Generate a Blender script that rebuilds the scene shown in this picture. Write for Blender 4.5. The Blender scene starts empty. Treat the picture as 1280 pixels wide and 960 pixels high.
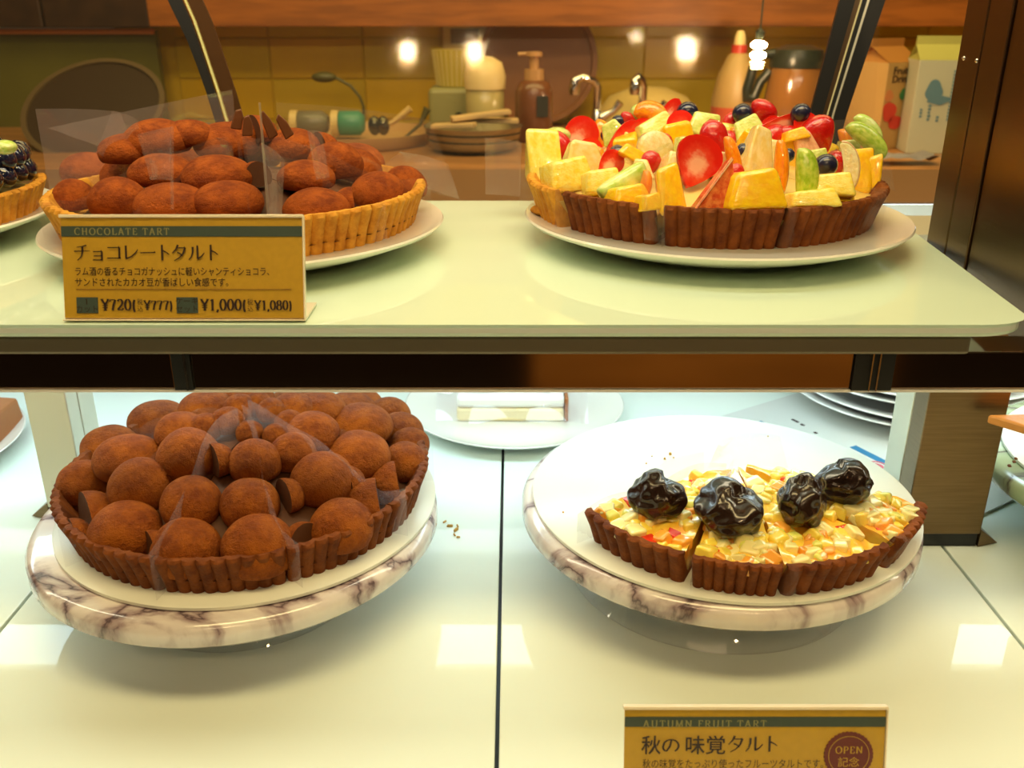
import bpy, bmesh, math, random
from mathutils import Vector, Matrix, noise
random.seed(7)
SC = bpy.context.scene
COL = SC.collection
pi = math.pi

# ------------------------------------------------------------------ camera
PITCH = math.radians(22); F = 1150.0; CH = 0.385
cd = bpy.data.cameras.new('camera'); cam = bpy.data.objects.new('camera', cd); COL.objects.link(cam)
cam.location = (0, 0, CH); cam.rotation_euler = (pi/2 - PITCH, 0, 0)
cd.sensor_width = 36; cd.lens = F*36/1280; cd.clip_start = 0.02
cd.dof.use_dof = True; cd.dof.focus_distance = 0.60; cd.dof.aperture_fstop = 11
SC.camera = cam

# ------------------------------------------------------------------ world, exposure
w = bpy.data.worlds.new('world'); SC.world = w; w.use_nodes = True
w.node_tree.nodes['Background'].inputs[0].default_value = (1.0, .62, .30, 1)
w.node_tree.nodes['Background'].inputs[1].default_value = 0.05
SC.view_settings.view_transform = 'Standard'; SC.view_settings.look = 'None'
SC.view_settings.gamma = 1; SC.view_settings.exposure = 0.0
SC.view_settings.use_curve_mapping = False
SC.cycles.max_bounces = 10; SC.cycles.transparent_max_bounces = 24
SC.cycles.sample_clamp_indirect = 4; SC.cycles.caustics_refractive = False; SC.cycles.caustics_reflective = False

def area(name, loc, rot, sx, sy, power, col):
    l = bpy.data.lights.new(name, 'AREA'); l.shape = 'RECTANGLE'; l.size = sx; l.size_y = sy
    l.energy = power; l.color = col
    o = bpy.data.objects.new(name, l); COL.objects.link(o); o.location = loc; o.rotation_euler = rot
    return o
# case lamp over the upper shelf, shop ceiling light behind the customer, kitchen ceiling light
area('case_top_light', (0.0, .62, .74), (math.radians(8), 0, 0), 1.5, .10, 3.6, (1, .90, .66))
area('shelf_fill_light', (0.0, .555, .2085), (math.radians(14), 0, 0), 1.5, .02, 1.25, (1, .88, .60))  # added fill under the shelf, brightens the lower tart tops
area('shop_light', (0.1, .02, 1.7), (math.radians(9), 0, 0), 1.4, .35, 20.0, (1, .76, .34))
area('shop_fill_light', (-.2, -1.5, 2.1), (math.radians(45), 0, 0), 1.2, .6, 5.0, (1, .72, .40))
area('kitchen_light', (0.1, 1.35, 1.15), (math.radians(18), 0, 0), 1.8, .4, 11.5, (1, .76, .28))

# ------------------------------------------------------------------ node helpers
MATS = {}
def newmat(name):
    m = bpy.data.materials.new(name); m.use_nodes = True; nt = m.node_tree
    return m, nt, nt.nodes['Principled BSDF']
def mat(name, col, rough=.5, metal=0, coat=0, sss=0, bump=0, bscale=200, var=0, vscale=30, emit=0, alpha=1, trans=0, spec=.5, col2=None, coords='Object', stretch=None, ssr=.004, ior=1.45):
    if name in MATS: return MATS[name]
    m, nt, b = newmat(name)
    b.inputs['Base Color'].default_value = (*col, 1); b.inputs['Roughness'].default_value = rough
    b.inputs['Metallic'].default_value = metal; b.inputs['Coat Weight'].default_value = coat
    b.inputs['Coat Roughness'].default_value = .08; b.inputs['Specular IOR Level'].default_value = spec
    b.inputs['Transmission Weight'].default_value = trans; b.inputs['IOR'].default_value = ior
    if sss:
        b.inputs['Subsurface Weight'].default_value = sss; b.inputs['Subsurface Radius'].default_value = (1, .6, .3)
        b.inputs['Subsurface Scale'].default_value = ssr
    if emit:
        b.inputs['Emission Color'].default_value = (*col, 1); b.inputs['Emission Strength'].default_value = emit
    tc = nt.nodes.new('ShaderNodeTexCoord'); mp = nt.nodes.new('ShaderNodeMapping')
    nt.links.new(tc.outputs[coords], mp.inputs[0])
    if stretch: mp.inputs['Scale'].default_value = stretch
    if var or col2:
        n = nt.nodes.new('ShaderNodeTexNoise'); n.inputs['Scale'].default_value = vscale; n.inputs['Detail'].default_value = 5
        r = nt.nodes.new('ShaderNodeMix'); r.data_type = 'RGBA'
        c2 = col2 if col2 else tuple(c*(1-var) for c in col)
        r.inputs[6].default_value = (*col, 1); r.inputs[7].default_value = (*c2, 1)
        cr = nt.nodes.new('ShaderNodeMapRange'); cr.inputs[1].default_value = .38; cr.inputs[2].default_value = .62
        nt.links.new(mp.outputs[0], n.inputs['Vector']); nt.links.new(n.outputs[0], cr.inputs[0])
        nt.links.new(cr.outputs[0], r.inputs[0]); nt.links.new(r.outputs[2], b.inputs['Base Color'])
    if bump:
        n2 = nt.nodes.new('ShaderNodeTexNoise'); n2.inputs['Scale'].default_value = bscale; n2.inputs['Detail'].default_value = 6
        bp = nt.nodes.new('ShaderNodeBump'); bp.inputs['Strength'].default_value = bump; bp.inputs['Distance'].default_value = .001
        nt.links.new(mp.outputs[0], n2.inputs['Vector']); nt.links.new(n2.outputs[0], bp.inputs['Height']); nt.links.new(bp.outputs[0], b.inputs['Normal'])
    MATS[name] = m; return m

def film_mat(name, milky, tint, gloss=.06):
    m, nt, b = newmat(name); nt.nodes.remove(b); out = nt.nodes['Material Output']
    t = nt.nodes.new('ShaderNodeBsdfTransparent'); g = nt.nodes.new('ShaderNodeBsdfGlossy'); g.inputs['Roughness'].default_value = .05
    d = nt.nodes.new('ShaderNodeBsdfTranslucent'); d.inputs[0].default_value = (*tint, 1)
    fr = nt.nodes.new('ShaderNodeFresnel'); fr.inputs[0].default_value = 1.35
    mu = nt.nodes.new('ShaderNodeMath'); mu.operation = 'MULTIPLY_ADD'; mu.inputs[1].default_value = 1.0; mu.inputs[2].default_value = gloss*.4
    nt.links.new(fr.outputs[0], mu.inputs[0])
    mn = nt.nodes.new('ShaderNodeMath'); mn.operation = 'MINIMUM'; mn.inputs[1].default_value = .22
    nt.links.new(mu.outputs[0], mn.inputs[0])
    d2 = nt.nodes.new('ShaderNodeBsdfDiffuse'); d2.inputs[0].default_value = (*tint, 1)
    md = nt.nodes.new('ShaderNodeMixShader'); md.inputs[0].default_value = .5
    nt.links.new(d.outputs[0], md.inputs[1]); nt.links.new(d2.outputs[0], md.inputs[2])
    m1 = nt.nodes.new('ShaderNodeMixShader'); m1.inputs[0].default_value = milky
    nt.links.new(t.outputs[0], m1.inputs[1]); nt.links.new(md.outputs[0], m1.inputs[2])
    m2 = nt.nodes.new('ShaderNodeMixShader')
    nt.links.new(mn.outputs[0], m2.inputs[0]); nt.links.new(m1.outputs[0], m2.inputs[1]); nt.links.new(g.outputs[0], m2.inputs[2])
    nt.links.new(m2.outputs[0], out.inputs[0]); return m

FILM = film_mat('clear_cellophane', .05, (.9, .88, .9))
FILM2 = film_mat('milky_cellophane', .15, (.85, .74, .80))
RGLASS = film_mat('rear_door_glass', .015, (.8, .85, .7), .02)
def marble(nm='marble', tint=None):
    m, nt, b = newmat(nm)
    tc = nt.nodes.new('ShaderNodeTexCoord'); n = nt.nodes.new('ShaderNodeTexNoise'); n.inputs['Scale'].default_value = 8; n.inputs['Detail'].default_value = 9; n.inputs['Distortion'].default_value = .5
    mp = nt.nodes.new('ShaderNodeMapping'); mp.inputs['Rotation'].default_value = (.3, .5, .9); mp.inputs['Scale'].default_value = (1, 2.8, 1.2)
    nt.links.new(tc.outputs['Object'], mp.inputs[0]); nt.links.new(mp.outputs[0], n.inputs['Vector'])
    a = nt.nodes.new('ShaderNodeMath'); a.operation = 'SUBTRACT'; a.inputs[1].default_value = .5
    ab = nt.nodes.new('ShaderNodeMath'); ab.operation = 'ABSOLUTE'
    nt.links.new(n.outputs[0], a.inputs[0]); nt.links.new(a.outputs[0], ab.inputs[0])
    cr = nt.nodes.new('ShaderNodeValToRGB'); e = cr.color_ramp.elements
    e[0].position = 0; e[0].color = (.10, .065, .08, 1); e[1].position = .11; e[1].color = (.82, .77, .75, 1)
    x = e.new(.012); x.color = (.36, .27, .29, 1); x = e.new(.05); x.color = (.72, .65, .65, 1)
    nt.links.new(ab.outputs[0], cr.inputs[0]); nt.links.new(cr.outputs[0], b.inputs['Base Color'])
    b.inputs['Roughness'].default_value = .18; b.inputs['Coat Weight'].default_value = .6; return m
MARBLE = marble()
GMARBLE = marble('green_marble')
for e_ in GMARBLE.node_tree.nodes['Color Ramp'].color_ramp.elements: e_.color = (e_.color[0]*.45, e_.color[1]*.62, e_.color[2]*.38, 1)
def cocoa(name, c1, c2, scale=60, b1=420, b2=70, bs=.55, bd=.0012):
    m, nt, b = newmat(name)
    tc = nt.nodes.new('ShaderNodeTexCoord')
    n = nt.nodes.new('ShaderNodeTexNoise'); n.inputs['Scale'].default_value = scale; n.inputs['Detail'].default_value = 8; n.inputs['Roughness'].default_value = .7
    nt.links.new(tc.outputs['Object'], n.inputs['Vector'])
    cr = nt.nodes.new('ShaderNodeValToRGB'); e = cr.color_ramp.elements
    e[0].position = .36; e[0].color = (*c2, 1); e[1].position = .60; e[1].color = (*c1, 1)
    nt.links.new(n.outputs[0], cr.inputs[0]); nt.links.new(cr.outputs[0], b.inputs['Base Color'])
    v = nt.nodes.new('ShaderNodeTexNoise'); v.inputs['Scale'].default_value = b1; v.inputs['Detail'].default_value = 4
    nt.links.new(tc.outputs['Object'], v.inputs['Vector'])
    v2 = nt.nodes.new('ShaderNodeTexNoise'); v2.inputs['Scale'].default_value = b2; v2.inputs['Detail'].default_value = 3
    nt.links.new(tc.outputs['Object'], v2.inputs['Vector'])
    ad = nt.nodes.new('ShaderNodeMath'); ad.operation = 'MULTIPLY_ADD'; ad.inputs[1].default_value = 1.6
    nt.links.new(v2.outputs[0], ad.inputs[0]); nt.links.new(v.outputs[0], ad.inputs[2])
    bp = nt.nodes.new('ShaderNodeBump'); bp.inputs['Strength'].default_value = bs; bp.inputs['Distance'].default_value = bd
    nt.links.new(ad.outputs[0], bp.inputs['Height']); nt.links.new(bp.outputs[0], b.inputs['Normal'])
    b.inputs['Roughness'].default_value = .7; b.inputs['Specular IOR Level'].default_value = .2
    return m
COCOA = cocoa('cocoa_powder', (.37, .098, .007), (.20, .042, .004), 1.4, 30, 7, 1.0, .0012)
COCOA_L = cocoa('cocoa_powder_golden', (.40, .088, .007), (.20, .034, .003), 1.5, 34, 7, .8, .0012)
MOUSSE = mat('chocolate_mousse_cut', (.13, .042, .010), .6, bump=.4, bscale=150, var=.4)
CRUST = cocoa('baked_crust', (.70, .34, .040), (.46, .17, .015), 60)
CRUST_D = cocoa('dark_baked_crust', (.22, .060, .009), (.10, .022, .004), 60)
PORC = mat('white_porcelain', (.82, .80, .72), .16, coat=.4)
MELA = mat('white_board', (.80, .82, .74), .25)

def frost(name, c, rough, coat):
    m, nt, b = newmat(name)
    b.inputs['Base Color'].default_value = (*c, 1); b.inputs['Roughness'].default_value = rough
    b.inputs['Coat Weight'].default_value = coat; b.inputs['Coat Roughness'].default_value = .015
    return m
SHELF = frost('frosted_shelf_glass', (.66, .82, .68), .6, .8)
SHELF_E = frost('shelf_edge_glass', (.90, .96, .90), .25, .6)
DECK = frost('white_deck_glass', (.78, .87, .80), .6, .55)
BLACK = mat('black_rubber', (.008, .008, .008), .35)
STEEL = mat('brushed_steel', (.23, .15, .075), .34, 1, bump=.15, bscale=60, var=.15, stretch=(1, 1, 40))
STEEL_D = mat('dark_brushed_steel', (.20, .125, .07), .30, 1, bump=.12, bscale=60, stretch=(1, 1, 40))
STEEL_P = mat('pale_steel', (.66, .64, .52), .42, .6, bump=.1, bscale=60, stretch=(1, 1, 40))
CHROME = mat('chrome', (.7, .68, .62), .12, 1)
FASCIA = mat('polished_dark_fascia', (.50, .38, .28), .08, 1)

# ------------------------------------------------------------------ mesh helpers
def ray(u, v):
    a = (u-640)/F; b = (480-v)/F
    return Vector((a, math.cos(PITCH)+b*math.sin(PITCH), -math.sin(PITCH)+b*math.cos(PITCH)))
CAMP = Vector((0, 0, CH))
def PZ(u, v, z):
    d = ray(u, v); return CAMP + d*((z-CH)/d.z)
def PY(u, v, y):
    d = ray(u, v); return CAMP + d*(y/d.y)

def thing(name, label, cat, loc=(0, 0, 0), group=None):
    o = bpy.data.objects.new(name, None); COL.objects.link(o); o.location = loc; o.empty_display_size = .01
    o['label'] = label; o['category'] = cat
    if group: o['group'] = group
    return o
def link(name, me, parent=None, loc=(0, 0, 0), rot=(0, 0, 0), scale=(1, 1, 1), label=None, cat=None, group=None, kind=None, local=False):
    """World placed object; a child is stored relative to its parent's location."""
    o = bpy.data.objects.new(name, me); COL.objects.link(o)
    l = Vector(loc)
    if parent is not None:
        o.parent = parent
        if not local:
            q = parent; off = Vector((0, 0, 0))
            while q is not None: off += Vector(q.location); q = q.parent
            l = l - off
    o.location = l; o.rotation_euler = rot; o.scale = scale
    if label: o['label'] = label
    if cat: o['category'] = cat
    if group: o['group'] = group
    if kind: o['kind'] = kind
    return o
def mesh_from(verts, faces, mats, smooth=False, idx=None, name='mesh'):
    me = bpy.data.meshes.new(name); me.from_pydata([tuple(v) for v in verts], [], faces)
    for m in (mats if isinstance(mats, (list, tuple)) else [mats]): me.materials.append(m)
    if idx: me.polygons.foreach_set('material_index', idx)
    bm = bmesh.new(); bm.from_mesh(me); bmesh.ops.recalc_face_normals(bm, faces=bm.faces[:]); bm.to_mesh(me); bm.free()
    if smooth: me.polygons.foreach_set('use_smooth', [True]*len(me.polygons))
    if smooth and smooth != 'all':
        try: me.set_sharp_from_angle(angle=math.radians(smooth if smooth is not True else 40))
        except Exception: pass
    me.update(); return me
class MB:
    def __init__(s): s.v = []; s.f = []; s.i = []
    def add(s, vs, fs, mi=0):
        n = len(s.v); s.v += [Vector(v) for v in vs]; s.f += [[a+n for a in f] for f in fs]; s.i += [mi]*len(fs); return s
    def box(s, x0, x1, y0, y1, z0, z1, mi=0):
        return s.add([(x0,y0,z0),(x1,y0,z0),(x1,y1,z0),(x0,y1,z0),(x0,y0,z1),(x1,y0,z1),(x1,y1,z1),(x0,y1,z1)],
                     [(0,3,2,1),(4,5,6,7),(0,1,5,4),(1,2,6,5),(2,3,7,6),(3,0,4,7)], mi)
    def lathe(s, prof, n=48, c=(0, 0, 0), mi=0, axis=None, closed=False):
        vs = []; fs = []
        for r, z in prof:
            for k in range(n):
                a = 2*pi*k/n; vs.append(Vector((r*math.cos(a), r*math.sin(a), z)))
        m = len(prof)
        for j in range(m if closed else m-1):
            for k in range(n):
                fs.append((j*n+k, j*n+(k+1) % n, ((j+1) % m)*n+(k+1) % n, ((j+1) % m)*n+k))
        if not closed:
            if prof[0][0] > 1e-6: fs.append(tuple(range(n))[::-1])
            if prof[-1][0] > 1e-6: fs.append(tuple((m-1)*n+k for k in range(n)))
        if axis: vs = [axis @ v for v in vs]
        return s.add([v+Vector(c) for v in vs], fs, mi)
    def tube(s, pts, r, n=10, mi=0):
        pts = [Vector(p) for p in pts]; rs = r if isinstance(r, (list, tuple)) else [r]*len(pts)
        vs = []; fs = []; up = Vector((0, 0, 1))
        prev = None
        for i, p in enumerate(pts):
            d = (pts[min(i+1, len(pts)-1)]-pts[max(i-1, 0)]).normalized()
            if prev is None:
                a = d.cross(up); a = a if a.length > .05 else d.cross(Vector((1, 0, 0))); a.normalize()
            else: a = (prev - d*prev.dot(d)).normalized()
            prev = a; b = d.cross(a)
            for k in range(n):
                t = 2*pi*k/n; vs.append(p+(a*math.cos(t)+b*math.sin(t))*rs[i])
        for i in range(len(pts)-1):
            for k in range(n): fs.append((i*n+k, i*n+(k+1) % n, (i+1)*n+(k+1) % n, (i+1)*n+k))
        fs.append(tuple(range(n))); fs.append(tuple((len(pts)-1)*n+k for k in range(n)))
        return s.add(vs, fs, mi)
    def ell(s, c, r, n=16, m=10, rot=None, mi=0):
        vs = []; fs = []
        for j in range(m+1):
            t = pi*j/m
            for k in range(n):
                a = 2*pi*k/n; q = Vector((r[0]*math.sin(t)*math.cos(a), r[1]*math.sin(t)*math.sin(a), r[2]*math.cos(t)))
                vs.append((rot @ q if rot else q)+Vector(c))
        for j in range(m):
            for k in range(n): fs.append((j*n+k, j*n+(k+1) % n, (j+1)*n+(k+1) % n, (j+1)*n+k))
        return s.add(vs, fs, mi)
    def prism(s, poly, t0, t1, fn=None, mi=0):
        """extrude a 2-D outline (x, z) between y=t0 and y=t1"""
        n = len(poly); vs = [Vector((x, t0, z)) for x, z in poly]+[Vector((x, t1, z)) for x, z in poly]
        fs = [tuple(range(n)), tuple(range(2*n-1, n-1, -1))]+[(k, (k+1) % n, n+(k+1) % n, n+k) for k in range(n)]
        if fn: vs = [fn(v) for v in vs]
        return s.add(vs, fs, mi)
    def grid(s, fn, nu, nv, mi=0):
        vs = [fn(i/nu, j/nv) for j in range(nv+1) for i in range(nu+1)]; k = nu+1
        return s.add(vs, [(j*k+i, j*k+i+1, (j+1)*k+i+1, (j+1)*k+i) for j in range(nv) for i in range(nu)], mi)
    def mesh(s, mats, smooth=False, bevel=0, seg=2, weld=True):
        me = mesh_from(s.v, s.f, mats, False, s.i)
        bm = bmesh.new(); bm.from_mesh(me)
        if weld: bmesh.ops.remove_doubles(bm, verts=bm.verts[:], dist=1e-6)
        if bevel:
            ed = [e for e in bm.edges if len(e.link_faces) == 2 and e.calc_face_angle(0) > .5]
            bmesh.ops.bevel(bm, geom=ed, offset=bevel, segments=seg, profile=.5, affect='EDGES', clamp_overlap=True)
        bmesh.ops.recalc_face_normals(bm, faces=bm.faces[:])
        bm.to_mesh(me); bm.free()
        if smooth:
            me.polygons.foreach_set('use_smooth', [True]*len(me.polygons))
            me.set_sharp_from_angle(angle=math.radians(50 if not bevel else 35))
        return me
def rotz(a): return Matrix.Rotation(a, 3, 'Z')
def nz(p, s=1.0): return noise.noise(Vector(p)*s)

# ================================================================== SETTING: display case
# deck panels of white glass with dark seams
seams = [-.80, -.344, -.0085, .335, .80]
for i in range(4):
    link('floor' if i == 0 else 'floor', MB().box(seams[i]+.0012, seams[i+1]-.0012, .12, 1.02, -.012, 0).mesh(DECK, bevel=.0008), kind='structure')
link('trim_1', MB().box(-.80, .80, .12, 1.02, -.02, -.0125).mesh(BLACK), kind='structure')
# upper shelf: thick frosted glass slab with rounded right front corner
def shelf_mesh():
    r = .018; x1a, x1b = .2815, .316     # right end runs very slightly outward to the back
    pts = [(-.80, .471), (x1a-r*1.6, .471)]
    for k in range(1, 8):
        a = -pi/2+pi/2*k/7; pts.append((x1a-r*1.6+math.cos(a)*r*1.6, .471+r+math.sin(a)*r))
    pts += [(x1b, .815), (-.80, .815)]
    n = len(pts); m = MB()
    m.add([Vector((x, y, .2215)) for x, y in pts]+[Vector((x, y, .230)) for x, y in pts],
          [tuple(range(n))[::-1], tuple(range(n, 2*n))], 0)
    m.add([Vector((x, y, .2215)) for x, y in pts]+[Vector((x, y, .230)) for x, y in pts],
          [(k, (k+1) % n, n+(k+1) % n, n+k) for k in range(n)], 1)
    return m.mesh([SHELF, SHELF_E], bevel=.0028, seg=3)
t = thing('glass_shelf', 'frosted pale green glass shelf carrying the upper row of tarts', 'shelf', (-.2, .63, .2215))
link('shelf_panel', shelf_mesh(), t)
link('shelf_rail', MB().box(-.80, .252, .476, .486, .2098, .2212).mesh(mat('bronze_rail', (.16, .13, .085), .4, .5), bevel=.002), t, label='dark metal rail under the front edge')
# light housing under the shelf front: polished dark fascia in lengths with black strips imitating reflected seams
t = thing('light_housing', 'long polished dark brown light housing under the glass shelf front', 'light housing', (0, .49, .186))
for a, b in ((-.80, -.1905), (-.180, .1915), (.214, .80)):
    link('fascia_panel', MB().box(a, b, .4825, .51, .1870, .2095).mesh(FASCIA, bevel=.0008), t)
link('seam_reflection', MB().box(-.1905, -.180, .4810, .51, .1870, .2095).box(-.1835, -.1823, .4800, .4810, .1870, .2095, 1).mesh([BLACK, CHROME]), t, label='black strip imitating a reflected seam, with a chrome line')
link('seam_reflection', MB().box(.1915, .214, .4805, .51, .1870, .2095).box(.2005, .2012, .4790, .4805, .1870, .2095, 1).box(.2045, .2053, .4790, .4805, .1870, .2095, 1).mesh([BLACK, CHROME]), t, label='wide black strip imitating reflected seams, with two chrome lines')
link('lower_lip', MB().box(-.80, .80, .4815, .492, .1852, .1866).mesh(mat('white_lip', (.85, .83, .80), .3), bevel=.0004), t, label='thin white lower lip')
# fluorescent tube at the back under the shelf
t = thing('light_strip', 'white light strip under the back of the glass shelf', 'light', (0, .76, .205))
link('strip_housing', MB().box(-.78, .78, .725, .80, .209, .2205).mesh(STEEL_P), t)
TUBE = mat('lit_tube', (.70, .92, 1.0), .5, emit=8)
link('lit_diffuser', MB().box(-.76, .76, .735, .79, .203, .2085).mesh(TUBE), t)
t = thing('light_strip', 'unseen white fill strip added over the stack of plates at the back', 'light', (0, .96, .205))  # unseen strip added to brighten the back of the lower case
link('strip_housing', MB().box(-.78, .78, .93, .99, .209, .2205).mesh(STEEL_P), t)
link('lit_diffuser', MB().box(-.76, .76, .94, .98, .203, .2085).mesh(mat('rear_fill_glow', (.86, .95, 1.0), .5, emit=3)), t)
# right end wall of the upper case: dark brushed steel
link('wall_right', MB().box(.306, .330, .50, .6035, .2, .66).mesh(STEEL_D, bevel=.001), kind='structure')
t = thing('corner_post', 'brown steel corner post with two screws at the right end of upper shelf', 'post', (.315, .635, .2))
link('post_front_strip', MB().box(.3045, .330, .6045, .634, .2, .66).mesh(STEEL_D, bevel=.0008), t)
link('post_back_strip', MB().box(.3045, .330, .6355, .666, .2, .66).mesh(STEEL_D, bevel=.0008), t)
for u, v in ((1205, 73), (1221, 76)):
    d = ray(u, v); q = CAMP+d*(.3045/d.x)
    link('screw', MB().ell((0, 0, 0), (.0012, .0016, .0016)).mesh(CHROME, True), t, loc=q)
# posts in the lower case
def lower_post(x0, x1, y0, y1, label, ms, mf, side):
    t = thing('support_post', label, 'post', ((x0+x1)/2, (y0+y1)/2, 0), 'steel support posts of the lower case')
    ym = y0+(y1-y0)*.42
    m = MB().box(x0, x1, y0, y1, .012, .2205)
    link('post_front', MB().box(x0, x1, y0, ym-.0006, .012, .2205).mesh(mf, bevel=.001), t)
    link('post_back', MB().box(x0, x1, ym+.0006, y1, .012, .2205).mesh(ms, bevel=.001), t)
    link('post_foot', MB().box(x0+.001, x1-.001, y0+.002, y1, .0005, .0115).mesh(BLACK), t, label='black recessed foot')
    xb = x1 if side > 0 else x0
    link('foot_gusset', MB().add([(xb, y0, .001), (xb+side*.018, y0+.006, .001), (xb, y0+.03, .001), (xb, y0, .016), (xb, y0+.03, .016)], [(0, 1, 2), (0, 3, 1), (1, 4, 2), (3, 4, 1), (0, 2, 4, 3)]).mesh(STEEL), t)
    return t
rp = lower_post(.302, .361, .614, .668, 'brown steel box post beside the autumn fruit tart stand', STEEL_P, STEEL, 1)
for u, v in ((1115, 598), (1128, 618)):
    d = ray(u, v); q = CAMP+d*(.302/d.x)
    link('screw', MB().ell((0, 0, 0), (.0016, .0022, .0022)).mesh(CHROME, True), rp, loc=q)
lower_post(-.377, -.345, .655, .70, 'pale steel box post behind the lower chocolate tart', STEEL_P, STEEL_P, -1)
# glass doors at the back of the upper case, leaning back a little, with curved black strips imitating reflected seams
TILT = math.radians(14)
def back(x, h): return Vector((x, .835+h*math.sin(TILT), .222+h*math.cos(TILT)))
t0 = MB().grid(lambda i, j: back(-.8+i*1.125, j*.48), 1, 1)
link('window_1', t0.mesh(RGLASS), kind='structure')
link('trim_2', MB().box(-.8, .34, .826, .846, .2, .2215).mesh(STEEL_D), kind='structure')
link('trim_4', MB().box(-.8, .8, .8465, 1.036, .2212, .2235).mesh(mat('brown_ledge', (.16, .075, .03), .45), bevel=.001), kind='structure')
link('wall_back', MB().box(-.8, .8, 1.025, 1.035, -.02, .2).mesh(STEEL_P), kind='structure')
def on_back(u, v, lift=0):
    n = Vector((0, -math.cos(TILT), math.sin(TILT))); o = Vector((0, .835, .222)); d = ray(u, v)
    s = (o-CAMP).dot(n)/d.dot(n); return CAMP+d*s+n*lift
def strip(t, name, L, R, th, m, lab=None, l0=.0005):
    a = []; b = []
    for (u, v) in L: a.append((u, v))
    q = MB(); n = len(L)
    for i in range(n-1):
        c = [on_back(*L[i], l0), on_back(*R[i], l0), on_back(*R[i+1], l0), on_back(*L[i+1], l0)]
        e = [on_back(*L[i], l0+th), on_back(*R[i], l0+th), on_back(*R[i+1], l0+th), on_back(*L[i+1], l0+th)]
        q.add(c+e, [(0, 1, 2, 3), (4, 7, 6, 5), (0, 4, 5, 1), (1, 5, 6, 2), (2, 6, 7, 3), (3, 7, 4, 0)])
    return link(name, q.mesh(m), t, label=lab)
LL = [(198, -50), (211, 0), (224, 27), (236, 52), (248, 83), (260, 117), (270, 150), (282, 200)]
LR = [(216, -50), (229, 0), (241, 27), (251, 56), (261, 86), (271, 116), (281, 150), (293, 200)]
t = thing('curved_reflection', 'curved black strip imitating a reflected seam on rear glass left of centre', 'reflection strip', on_back(236, 52), 'curved reflection strips on the rear glass')
strip(t, 'reflection_strip', LL, LR, .004, BLACK)
strip(t, 'light_line', [(u+2, v) for u, v in LR], [(u+5, v) for u, v in LR], .003, mat('pale_line', (.62, .60, .25), .4), 'pale yellow line of the reflection')
strip(t, 'bronze_reflection', [(u+6, v) for u, v in LR], [(u+25, v) for u, v in LR], .002, mat('bronze_reflection', (.10, .045, .015), .3, .6), 'bronze coloured strip')
RL = [(1063, -50), (1048, 0), (1036, 46), (1024, 92), (1011, 142), (1000, 200), (990, 250)]
t = thing('curved_reflection', 'wide curved black double strip imitating a reflected seam on rear glass behind the fruit tart', 'reflection strip', on_back(1050, 52), 'curved reflection strips on the rear glass')
for a, b, m, lb in ((0, .34, BLACK, None), (.34, .46, STEEL_D, 'dark reflected line'), (.46, .50, mat('pale_line2', (.55, .5, .28), .4), 'pale line'), (.50, .60, BLACK, None), (.60, .66, STEEL_P, 'pale reflected line'), (.66, 1.0, BLACK, None)):
    W = lambda v: 57-11*(v/142)
    strip(t, 'reflection_strip' if m is BLACK else 'reflection_line', [(u+a*W(v), v) for u, v in RL], [(u+b*W(v), v) for u, v in RL], .004 if m is BLACK else .003, m, lb)

# ================================================================== KITCHEN behind the case
WALLK = 1.98
TILE = [mat('yellow_wall_tile', (.66, .42, .012), .35, var=.12, vscale=6), mat('yellow_wall_tile_b', (.60, .42, .016), .35, var=.12, vscale=6)]
wk = link('wall_kitchen', MB().box(-.80, 1.2, WALLK+.004, WALLK+.02, -.3, .9).mesh(mat('wall_grout', (.58, .38, .012), .8)), kind='structure')
tm = {}
for r in range(5):
    for c in range(10):
        x0 = -.68+c*.19; k = (r*7+c*3) % 2
        key = k
        if key not in tm: tm[key] = MB().box(0, .187, 0, .004, 0, .0765).mesh(TILE[k], bevel=.001, seg=1)
        link('wall_tile', tm[key], wk, loc=(x0, WALLK, .02+r*.08))
link('wall_left', MB().box(-1.5, -.69, 1.9, 1.92, -.3, .352).mesh(mat('olive_panel', (.13, .12, .020), .45, var=.2, vscale=5)), kind='structure')
link('trim_3', MB().box(-1.5, -.69, 1.885, 1.9, .346, .356).mesh(mat('orange_trim', (.55, .17, .03), .5)), kind='structure')
t = thing('wall_cabinet', 'dark brown wall cabinet high at left behind the case', 'cabinet', (-1.0, 1.9, .357))
for k in range(4): link('cabinet_door', MB().box(-1.48+k*.2, -1.284+k*.2, 1.86, 1.92, .358, .8).mesh(mat('dark_cabinet', (.05, .022, .010), .4, var=.3), bevel=.003), t)
t = thing('wall_shelf', 'orange brown wooden shelf running along the kitchen wall top', 'shelf', (.2, 1.9, .362))
link('shelf_board', MB().box(-.68, 1.2, 1.86, 1.978, .365, .385).mesh(mat('orange_wood', (.38, .12, .02), .4, var=.35, vscale=8, stretch=(1, 8, 8)), bevel=.002), t)
link('shelf_front', MB().box(-.68, 1.2, 1.85, 1.86, .36, .60).mesh(mat('orange_wood'  , (.38, .12, .02)), bevel=.002), t)
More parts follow.
